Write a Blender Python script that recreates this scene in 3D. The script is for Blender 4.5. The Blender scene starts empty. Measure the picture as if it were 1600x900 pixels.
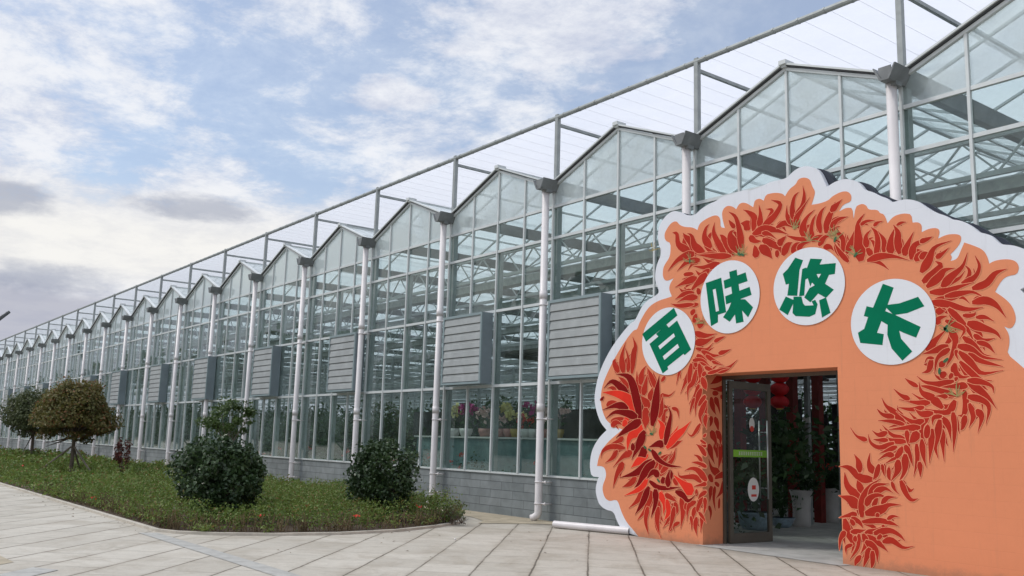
import bpy, math, random
import numpy as np
from mathutils import Vector, Matrix, geometry
random.seed(7); RNG = np.random.default_rng(7)
R = math.radians
scene = bpy.context.scene
COL = scene.collection
# ------------------------------------------------------------------ camera
FL, YAW, PITCH, ROLL = 1457.476, -0.925461, 0.166111, 0.029929
CAMP = Vector((11.0505, -12.4066, 1.5144))
_f = Vector((math.sin(YAW)*math.cos(PITCH), math.cos(YAW)*math.cos(PITCH), math.sin(PITCH)))
_r = Vector((math.cos(YAW), -math.sin(YAW), 0)); _u = _r.cross(_f)
_r2 = _r*math.cos(ROLL)+_u*math.sin(ROLL); _u2 = -_r*math.sin(ROLL)+_u*math.cos(ROLL)
cd = bpy.data.cameras.new('camera'); cam = bpy.data.objects.new('camera', cd); COL.objects.link(cam)
cam.matrix_world = Matrix(((_r2.x, _u2.x, -_f.x, CAMP.x), (_r2.y, _u2.y, -_f.y, CAMP.y), (_r2.z, _u2.z, -_f.z, CAMP.z), (0, 0, 0, 1)))
cd.sensor_width = 36; cd.lens = FL/1600*36; cd.clip_start = .1; cd.clip_end = 3000
scene.camera = cam
def P(ax, val, x, y):            # where the line of sight through photo pixel (x, y) meets the plane axis = val
    d = _f+_r2*((x-800)/FL)-_u2*((y-450)/FL)
    return CAMP+d*((val-CAMP[ax])/d[ax])
# ------------------------------------------------------------------ view, sun, sky
scene.view_settings.view_transform = 'Standard'; scene.view_settings.look = 'None'
scene.view_settings.exposure = 0.0; scene.view_settings.gamma = 1; scene.view_settings.use_curve_mapping = False
SUN_DIR = Vector((-.45, -.50, .80)).normalized()          # towards the sun, behind thin cloud
SUN_EL = math.asin(SUN_DIR.z); SUN_AZ = math.atan2(SUN_DIR.x, SUN_DIR.y)
sd = bpy.data.lights.new('sun', 'SUN'); sd.energy = 1.6; sd.angle = R(12); sd.color = (1, .95, .88)
sun = bpy.data.objects.new('sun', sd); COL.objects.link(sun)
sun.rotation_euler = (-SUN_DIR).to_track_quat('-Z', 'Y').to_euler(); sun.location = (0, 0, 60)
try:
    cy = scene.cycles
    cy.transparent_max_bounces = 40; cy.max_bounces = 8; cy.diffuse_bounces = 3; cy.glossy_bounces = 3; cy.transmission_bounces = 4
    cy.use_denoising = True; cy.caustics_reflective = False; cy.caustics_refractive = False; cy.sample_clamp_indirect = 4
except Exception as e: print(e)

class NT:
    def __init__(s, t): s.t = t; t.nodes.clear()
    def n(s, ty, **k):
        o = s.t.nodes.new(ty)
        for a, b in k.items():
            if a[0] == 'i' and a[1:].isdigit(): s.put(o, int(a[1:]), b)
            elif a.startswith('in_'): s.put(o, a[3:].replace('_', ' '), b)
            else: setattr(o, a, b)
        return o
    def put(s, o, k, v):
        if hasattr(v, 'is_linked') or hasattr(v, 'links'): s.t.links.new(v, o.inputs[k])
        elif hasattr(v, 'outputs'): s.t.links.new(v.outputs[0], o.inputs[k])
        else: o.inputs[k].default_value = v
    def m(s, op, a, b=0., c=0., clamp=False):
        o = s.n('ShaderNodeMath', operation=op); o.use_clamp = clamp
        s.put(o, 0, a); s.put(o, 1, b)
        if op in ('MULTIPLY_ADD', 'SMOOTH_MIN'): s.put(o, 2, c)
        return o.outputs[0]
    def mix(s, f, a, b, bt='MIX'):
        o = s.n('ShaderNodeMix', data_type='RGBA', blend_type=bt)
        s.put(o, 0, f); s.put(o, 6, a); s.put(o, 7, b); return o.outputs[2]
    def step(s, x, a, b, ta=0., tb=1.):
        o = s.n('ShaderNodeMapRange', interpolation_type='SMOOTHSTEP')
        for i, v in enumerate((x, a, b, ta, tb)): s.put(o, i, v)
        return o.outputs[0]
    def noise(s, vec, scale, detail=4, rough=.55, dist=0., out=0):
        o = s.n('ShaderNodeTexNoise'); s.put(o, 'Vector', vec)
        for k, v in (('Scale', scale), ('Detail', detail), ('Roughness', rough), ('Distortion', dist)): o.inputs[k].default_value = v
        return o.outputs[out]
def c4(c): return (c[0], c[1], c[2], 1)

world = bpy.data.worlds.new('World'); scene.world = world; world.use_nodes = True
w = NT(world.node_tree)
tc = w.n('ShaderNodeTexCoord'); D = tc.outputs['Generated']
sep = w.n('ShaderNodeSeparateXYZ', i0=D); dx, dy, dz = sep.outputs
el = w.m('MULTIPLY', w.m('ARCSINE', dz), 57.2958); az = w.m('MULTIPLY', w.m('ARCTAN2', dx, dy), 57.2958)
zz = w.m('ADD', w.m('MAXIMUM', dz, 0.), .13)
cmb = w.n('ShaderNodeCombineXYZ', i0=w.m('DIVIDE', dx, zz), i1=w.m('DIVIDE', dy, zz), i2=0.)
n1 = w.noise(cmb, 1.15, 9, .62, .15); n2 = w.noise(cmb, 4.2, 8, .68, .15)
aev = w.n('ShaderNodeCombineXYZ', i0=w.m('MULTIPLY', az, .05), i1=w.m('MULTIPLY', el, .11), i2=3.)
nd = w.noise(aev, 2.6, 6, .6, .3); nd2 = w.noise(aev, 7., 6, .65, .2)
wob = w.m('ADD', w.m('MULTIPLY', w.m('SUBTRACT', nd, .5), 2.4), w.m('MULTIPLY', w.m('SUBTRACT', nd2, .5), 2.6))
def blob(a, e, sa, se, k=1.):
    qa = w.m('POWER', w.m('ABSOLUTE', w.m('DIVIDE', w.m('SUBTRACT', az, a), sa)), 2.)
    qe = w.m('POWER', w.m('ABSOLUTE', w.m('DIVIDE', w.m('SUBTRACT', el, e), se)), 2.)
    return w.step(w.m('ADD', w.m('ADD', qa, qe), wob), 1.6, .0, 0., k)
sky = w.n('ShaderNodeTexSky', sky_type='NISHITA', sun_disc=False, sun_elevation=SUN_EL, sun_rotation=SUN_AZ, altitude=100., air_density=1.2, dust_density=1.0, ozone_density=2.)
cov = w.m('ADD', w.m('MULTIPLY', n1, .62), w.m('MULTIPLY', n2, .38))
thr = w.step(el, 8., 22., -.17, .005)
veil = w.step(w.m('SUBTRACT', cov, thr), .40, .61)
veil = w.m('MAXIMUM', veil, blob(-51., 25.5, 9., 4.))
veil = w.m('MAXIMUM', veil, blob(-61., 20.8, 3.2, 1.3))
veil = w.m('MAXIMUM', veil, w.step(el, 17., 11., 0., .96))
veil = w.m('MAXIMUM', veil, .42)
# beyond the frame the cloud cover is nearly closed
back = w.m('ADD', w.step(el, 32., 50.), w.m('ADD', w.step(az, -95., -110.), w.step(az, -20., 0.)), clamp=True)
veil = w.m('MAXIMUM', veil, w.m('MULTIPLY', back, .75))
bright = w.step(w.m('ADD', w.m('MULTIPLY', n2, .7), w.m('MULTIPLY', n1, .3)), .38, .60)
ccol = w.mix(bright, c4((.57, .62, .76)), c4((.88, .90, .95)))
warm = w.m('MULTIPLY', w.step(el, 15.5, 11.), w.step(el, 6.5, 9.5))
ccol = w.mix(w.m('MULTIPLY', warm, .65), ccol, c4((.96, .93, .86)))
low = w.step(w.m('ADD', el, w.m('MULTIPLY', w.m('SUBTRACT', nd, .5), 5.)), 9.2, 7.2)
ccol = w.mix(w.m('MULTIPLY', low, .85), ccol, c4((.46, .47, .55)))
grey = w.m('MAXIMUM', blob(-72.8, 13.2, 3.6, .8), blob(-82.6, 12.3, 2.6, 1.))
grey = w.m('MAXIMUM', grey, blob(-80.5, 8.3, 6., .9, .9))
bg1 = w.n('ShaderNodeBackground', in_Strength=.15); w.put(bg1, 'Color', sky)
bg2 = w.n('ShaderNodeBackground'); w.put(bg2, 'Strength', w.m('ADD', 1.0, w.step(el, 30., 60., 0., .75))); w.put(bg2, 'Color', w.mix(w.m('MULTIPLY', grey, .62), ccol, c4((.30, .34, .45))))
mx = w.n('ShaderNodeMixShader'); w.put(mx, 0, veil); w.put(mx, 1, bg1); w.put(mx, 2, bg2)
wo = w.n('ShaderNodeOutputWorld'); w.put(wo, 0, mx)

# ------------------------------------------------------------------ materials
def mat(name, col, rough=.6, metal=0., var=0., vs=3., bump=0., bs=40., spec=.5):
    m = bpy.data.materials.new(name); m.use_nodes = True; t = NT(m.node_tree)
    b = t.n('ShaderNodeBsdfPrincipled'); b.inputs['Roughness'].default_value = rough; b.inputs['Metallic'].default_value = metal
    b.inputs['Specular IOR Level'].default_value = spec
    g = t.n('ShaderNodeNewGeometry').outputs['Position']
    if var:
        a = t.noise(g, vs, 6, .6, .4); f = t.step(a, .3, .7, 1-var, 1+var*.6)
        h = t.n('ShaderNodeHueSaturation', in_Color=c4(col)); t.put(h, 'Value', f); t.put(b, 'Base Color', h)
    else: b.inputs['Base Color'].default_value = c4(col)
    if bump:
        bp = t.n('ShaderNodeBump', in_Strength=bump); bp.inputs['Distance'].default_value = .01
        t.put(bp, 'Height', t.noise(g, bs, 4)); t.put(b, 'Normal', bp)
    o = t.n('ShaderNodeOutputMaterial'); t.put(o, 0, b); return m
def leafmat(name, c1, c2, rough=.5, tr=.25, c3=None):
    m = bpy.data.materials.new(name); m.use_nodes = True; t = NT(m.node_tree)
    g = t.n('ShaderNodeNewGeometry'); rr = g.outputs['Random Per Island']
    big = t.step(t.noise(g.outputs['Position'], 1.6, 3), .35, .65)
    col = t.mix(t.m('ADD', t.m('MULTIPLY', rr, .6), t.m('MULTIPLY', big, .4)), c4(c1), c4(c2))
    if c3: col = t.mix(t.step(t.m('FRACT', t.m('MULTIPLY', rr, 17.3)), .86, .93), col, c4(c3))
    b = t.n('ShaderNodeBsdfPrincipled'); t.put(b, 'Base Color', col); b.inputs['Roughness'].default_value = rough
    tl = t.n('ShaderNodeBsdfTranslucent'); t.put(tl, 0, t.mix(.5, col, c4((.25, .35, .05)), 'MULTIPLY') if False else col)
    mx = t.n('ShaderNodeMixShader', i0=tr); t.put(mx, 1, b); t.put(mx, 2, tl)
    o = t.n('ShaderNodeOutputMaterial'); t.put(o, 0, mx); return m
def glassmat(name, tint, f0=.05, milky=0., mcol=(.8, .9, .88), rough=0., dirt=0., dif=.3, graze=False):
    m = bpy.data.materials.new(name); m.use_nodes = True; t = NT(m.node_tree)
    g = t.n('ShaderNodeNewGeometry')
    dp = t.n('ShaderNodeVectorMath', operation='DOT_PRODUCT'); t.put(dp, 0, g.outputs['Normal']); t.put(dp, 1, g.outputs['Incoming'])
    c = t.m('ABSOLUTE', dp.outputs['Value'])
    fr = t.m('ADD', t.m('MULTIPLY', t.m('POWER', t.m('SUBTRACT', 1., c), 4.2 if graze else 5.), .9), f0, clamp=True)
    tr = t.n('ShaderNodeBsdfTransparent', i0=c4(tint)); last = tr
    if milky:
        tl = t.n('ShaderNodeBsdfTranslucent', i0=c4(mcol)); df = t.n('ShaderNodeBsdfDiffuse', i0=c4(mcol))
        a = t.n('ShaderNodeMixShader', i0=dif); t.put(a, 1, tl); t.put(a, 2, df)
        q = t.n('ShaderNodeMixShader'); 
        nz = t.noise(g.outputs['Position'], .9, 5, .6)
        t.put(q, 0, t.m('DIVIDE', t.step(nz, .3, .7, milky*(1-dirt), milky*(1+dirt)), t.m('MAXIMUM', c, .16), clamp=True) if graze else t.step(nz, .3, .7, milky*(1-dirt), min(1., milky*(1+dirt)))); t.put(q, 1, tr); t.put(q, 2, a); last = q
    gl = t.n('ShaderNodeBsdfGlossy', i0=(.95, 1, .99, 1)); gl.inputs['Roughness'].default_value = rough
    mx = t.n('ShaderNodeMixShader'); t.put(mx, 0, fr); t.put(mx, 1, last); t.put(mx, 2, gl)
    o = t.n('ShaderNodeOutputMaterial'); t.put(o, 0, mx); return m
def pavemat():
    m = bpy.data.materials.new('stone_paving'); m.use_nodes = True; t = NT(m.node_tree)
    g = t.n('ShaderNodeNewGeometry').outputs['Position']
    s = t.n('ShaderNodeSeparateXYZ', i0=g)
    wv = t.m('ADD', t.m('MULTIPLY', t.m('SUBTRACT', t.noise(g, .8, 3), .5), .05), t.m('MULTIPLY', t.m('SUBTRACT', t.noise(g, 9., 4), .5), .018))
    nn = t.m('ADD', t.m('ADD', t.m('MULTIPLY', s.outputs[0], .6698), t.m('MULTIPLY', s.outputs[1], .7425)), t.m('ADD', wv, 1.144+68.5))
    tt = t.m('ADD', t.m('ADD', t.m('MULTIPLY', s.outputs[0], -.7425), t.m('MULTIPLY', s.outputs[1], .6698)), t.m('ADD', wv, 100.9))
    v = t.n('ShaderNodeCombineXYZ', i0=tt, i1=nn, i2=0.)
    br = t.n('ShaderNodeTexBrick'); t.put(br, 'Vector', v); br.offset = .37; br.offset_frequency = 2
    for k, x in (('Color1', (.0, .0, .0, 1)), ('Color2', (1, 1, 1, 1)), ('Mortar', (.5, .5, .5, 1)), ('Scale', 1.), ('Mortar Size', .011), ('Mortar Smooth', .35), ('Bias', 0.), ('Brick Width', .80), ('Row Height', .685)): br.inputs[k].default_value = x
    # the joints between the long rows are wider and darker than the cross joints
    row = t.m('ABSOLUTE', t.m('SUBTRACT', t.m('FRACT', t.m('ADD', t.m('DIVIDE', nn, .685), .5)), .5))
    edge = t.step(t.m('ADD', t.m('MULTIPLY', row, .685), t.m('MULTIPLY', t.noise(g, 5., 4), .012)), .026, .010)
    st = t.step(t.m('ADD', t.noise(g, 1.1, 8, .7, .8), t.m('MULTIPLY', t.step(row, .12, .0), .10)), .42, .70); fine = t.noise(g, 30., 6, .7)
    grain = t.noise(g, 7., 7, .7, 1.)
    col = t.mix(br.outputs['Color'], c4((.42, .39, .33)), c4((.50, .468, .402)))
    col = t.mix(t.m('MULTIPLY', st, .62), col, c4((.30, .26, .20)))
    hs = t.n('ShaderNodeHueSaturation'); t.put(hs, 'Color', col); t.put(hs, 'Value', t.m('ADD', t.m('ADD', t.m('MULTIPLY', fine, .35), t.m('MULTIPLY', grain, .45)), .62))
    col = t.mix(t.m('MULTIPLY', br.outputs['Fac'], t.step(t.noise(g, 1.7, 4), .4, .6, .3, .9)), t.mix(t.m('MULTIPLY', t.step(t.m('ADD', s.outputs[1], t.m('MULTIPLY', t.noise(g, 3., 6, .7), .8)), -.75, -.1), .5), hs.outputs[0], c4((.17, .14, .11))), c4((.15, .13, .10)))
    col = t.mix(t.m('MULTIPLY', edge, t.step(t.noise(g, .5, 3), .38, .55, .35, .95)), col, c4((.11, .095, .07)))
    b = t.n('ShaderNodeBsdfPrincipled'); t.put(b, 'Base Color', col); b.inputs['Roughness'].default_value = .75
    bp = t.n('ShaderNodeBump', in_Strength=.25); bp.inputs['Distance'].default_value = .01; t.put(bp, 'Height', t.m('SUBTRACT', grain, edge)); t.put(b, 'Normal', bp)
    o = t.n('ShaderNodeOutputMaterial'); t.put(o, 0, b); return m
def brickmat():
    m = bpy.data.materials.new('grey_painted_brick'); m.use_nodes = True; t = NT(m.node_tree)
    g = t.n('ShaderNodeNewGeometry').outputs['Position']; s = t.n('ShaderNodeSeparateXYZ', i0=g)
    v = t.n('ShaderNodeCombineXYZ', i0=s.outputs[0], i1=s.outputs[2], i2=0.)
    br = t.n('ShaderNodeTexBrick'); t.put(br, 'Vector', v)
    for k, x in (('Color1', (.185, .21, .215, 1)), ('Color2', (.25, .275, .28, 1)), ('Mortar', (.085, .10, .105, 1)), ('Scale', 1.), ('Mortar Size', .006), ('Mortar Smooth', .3), ('Bias', -.2), ('Brick Width', .80), ('Row Height', .176)): br.inputs[k].default_value = x
    st = t.step(t.noise(g, 2.2, 6, .6, .5), .3, .7, .82, 1.12)
    h = t.n('ShaderNodeHueSaturation'); t.put(h, 'Color', br.outputs['Color']); t.put(h, 'Value', st)
    b = t.n('ShaderNodeBsdfPrincipled'); t.put(b, 'Base Color', h); b.inputs['Roughness'].default_value = .8
    bp = t.n('ShaderNodeBump', in_Strength=.6); bp.inputs['Distance'].default_value = .012; t.put(bp, 'Height', t.m('SUBTRACT', t.m('MULTIPLY', t.noise(g, 25., 5), .3), br.outputs['Fac'])); t.put(b, 'Normal', bp)
    o = t.n('ShaderNodeOutputMaterial'); t.put(o, 0, b); return m
def paintmat(name, col, var=.07, seams=0., spec=.12):
    m = bpy.data.materials.new(name); m.use_nodes = True; t = NT(m.node_tree)
    g = t.n('ShaderNodeNewGeometry').outputs['Position']; s = t.n('ShaderNodeSeparateXYZ', i0=g)
    v = t.n('ShaderNodeCombineXYZ', i0=s.outputs[0], i1=s.outputs[2], i2=0.)
    br = t.n('ShaderNodeTexBrick'); t.put(br, 'Vector', v)
    for k, x in (('Scale', 1.), ('Mortar Size', .004), ('Mortar Smooth', .6), ('Brick Width', 1.22 if seams else .4), ('Row Height', 2.44 if seams else .2)): br.inputs[k].default_value = x
    a = t.m('ADD', t.m('MULTIPLY', t.noise(g, .7, 6, .6, .3), var*2.4), t.m('MULTIPLY', t.noise(g, 9., 6, .7), var*1.4))
    val = t.m('SUBTRACT', t.m('ADD', a, 1-var*1.9), t.m('MULTIPLY', br.outputs['Fac'], .08 if seams else .035))
    h = t.n('ShaderNodeHueSaturation', in_Color=c4(col)); t.put(h, 'Value', val)
    vv = t.n('ShaderNodeCombineXYZ', i0=t.m('MULTIPLY', s.outputs[0], 9.), i1=t.m('MULTIPLY', s.outputs[2], .8), i2=0.)
    runs = t.step(t.noise(vv, 1., 5, .6), .56, .78, 0., .16)
    spl = t.m('MULTIPLY', t.step(t.m('ADD', s.outputs[2], t.m('MULTIPLY', t.noise(g, 6., 6, .7), .35)), .34, .16), .45)
    hh = t.mix(t.m('MAXIMUM', runs, spl), h.outputs[0], c4((.20, .15, .11)))
    b = t.n('ShaderNodeBsdfPrincipled'); t.put(b, 'Base Color', hh); b.inputs['Roughness'].default_value = .6; b.inputs['Specular IOR Level'].default_value = spec
    bp = t.n('ShaderNodeBump', in_Strength=.25); bp.inputs['Distance'].default_value = .004
    t.put(bp, 'Height', t.m('SUBTRACT', t.m('MULTIPLY', t.noise(g, 14., 5), .6), br.outputs['Fac'])); t.put(b, 'Normal', bp)
    o = t.n('ShaderNodeOutputMaterial'); t.put(o, 0, b); return m
M = dict(
 galv=mat('galvanised_steel', (.33, .36, .36), .55, .2, .15, 4.), galv_dark=mat('weathered_gutter_steel', (.20, .215, .22), .6, .1, .22, 3.),
 alu=mat('white_aluminium', (.62, .66, .66), .45, .1, .08, 2.), pvc=mat('white_pvc', (.74, .71, .71), .4, 0, .08, 1.5), black=mat('black_gasket', (.07, .075, .08), .6),
 truss=mat('truss_steel', (.42, .45, .45), .6, .1, .15), louvre=mat('louvre_sheet', (.36, .385, .385), .6, .1, .12, 2.5), louvre_side=mat('louvre_casing', (.21, .26, .285), .6, .05, .12, 1.5),
 louvre_frame=mat('louvre_frame_paint', (.24, .31, .325), .6, .05, .06), screen=mat('folded_screen', (.36, .38, .37), .8, 0, .2, 6.),
 brick=brickmat(), pave=pavemat(), white=paintmat('white_board_paint', (.74, .765, .82), .04, 1.), orange=paintmat('orange_wall_paint', (.76, .275, .14), .06),
 navy=mat('navy_board_edge', (.012, .018, .035), .5), disc=paintmat('white_disc_paint', (.76, .785, .83), .03), green=mat('green_lettering', (.0, .17, .085), .7, 0, .06, 4., spec=.08),
 line=mat('light_outline_paint', (.82, .34, .19), .7, spec=.1), red=mat('red_chilli_paint', (.45, .032, .018), .7, 0, .12, 2., spec=.08), bright=mat('bright_red_paint', (.78, .04, .022), .7, 0, .1, 2., spec=.08), dark=mat('dark_red_paint', (.22, .006, .006), .7, 0, .1, 2., spec=.08),
 stem=mat('olive_stem_paint', (.33, .26, .09), .6), calyx=mat('green_calyx_paint', (.03, .12, .045), .6),
 soil=mat('garden_soil', (.075, .05, .03), .95, 0, .4, 8., .6, 30.), apron=mat('tan_concrete', (.40, .345, .25), .85, 0, .2, 3., .3, 30.), kerb=mat('kerb_stone', (.52, .48, .41), .8, 0, .15, 5., .3, 30.),
 strip=mat('grey_stone_strip', (.39, .385, .355), .7, 0, .18, 5., .2, 40.), floor=mat('grey_concrete_floor', (.40, .40, .375), .7, 0, .2, 3.), field=mat('dry_ground', (.16, .15, .10), .95, 0, .3, .5),
 bark=mat('grey_bark', (.13, .105, .08), .9, 0, .3, 9., .5, 30.), stake=mat('wooden_stake', (.22, .19, .15), .9, 0, .2, 6.), dry=mat('dry_brown_stems', (.15, .11, .055), .9, 0, .35, 6.),
 redwood=mat('red_painted_post', (.20, .018, .012), .5, 0, .25, 4.), lantern=mat('red_lantern_silk', (.62, .012, .02), .5, 0, .15, 5.), gold=mat('gold_trim', (.6, .36, .08), .4, .4),
 pot_white=mat('white_glazed_pot', (.62, .60, .58), .35, 0, .08, 6.), pot_blue=mat('pale_blue_glaze', (.35, .47, .56), .3, 0, .25, 14.), pot_pink=mat('pink_pot', (.45, .20, .18), .5, 0, .1, 8.), pot_yellow=mat('yellow_pot', (.42, .30, .09), .5, 0, .1, 8.),
 bronze=mat('bronze_door_frame', (.13, .11, .085), .4, .5, .12, 3.), steel=mat('brushed_steel', (.6, .6, .6), .3, .8), sign=mat('lime_green_sign', (.22, .50, .03), .5), paper=mat('white_print', (.75, .75, .72), .6),
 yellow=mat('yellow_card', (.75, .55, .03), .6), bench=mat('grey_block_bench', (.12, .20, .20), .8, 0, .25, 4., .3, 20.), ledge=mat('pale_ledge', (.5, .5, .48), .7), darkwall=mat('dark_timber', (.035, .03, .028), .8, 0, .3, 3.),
 glass=glassmat('wall_glass', (.79, .90, .87), .07, .05, (.60, .77, .73), 0., .7, .35, True), gable=glassmat('gable_glass', (.84, .92, .91), .06, .50, (.84, .93, .92), 0., .35, .35, True), roof=glassmat('roof_glass', (.92, .95, .95), .04, .62, (.93, .97, .97), .1, .25, .15),
 net=glassmat('white_shade_net', (.96, .97, 1.), .0, .88, (.82, .83, .865), .5, .04, .08), wire=mat('thin_wire', (.9, .9, .92), .6),
 doorglass=glassmat('door_glass', (.80, .84, .82), .02),
 leaf_dark=leafmat('camellia_leaves', (.020, .046, .018), (.060, .108, .036), .42, .15), leaf_young=leafmat('young_leaves', (.045, .085, .02), (.10, .16, .04), .5, .3),
 leaf_bronze=leafmat('bronze_leaves', (.085, .10, .020), (.19, .155, .045), .6, .3, (.25, .11, .045)), leaf_olive=leafmat('olive_leaves', (.05, .075, .025), (.12, .14, .05), .55, .25),
 leaf_red=leafmat('maroon_leaves', (.10, .03, .025), (.20, .06, .04), .55, .25), leaf_bed=leafmat('azalea_leaves', (.075, .14, .022), (.21, .28, .06), .6, .3, (.24, .16, .06)),
 leaf_in=leafmat('greenhouse_leaves', (.012, .04, .012), (.05, .11, .03), .45, .3), flower=mat('red_petals', (.62, .05, .03), .6), f_mag=mat('magenta_petals', (.42, .02, .20), .6), f_yel=mat('cream_petals', (.75, .68, .28), .6), f_pale=mat('pale_pink_petals', (.72, .50, .48), .6))
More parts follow.
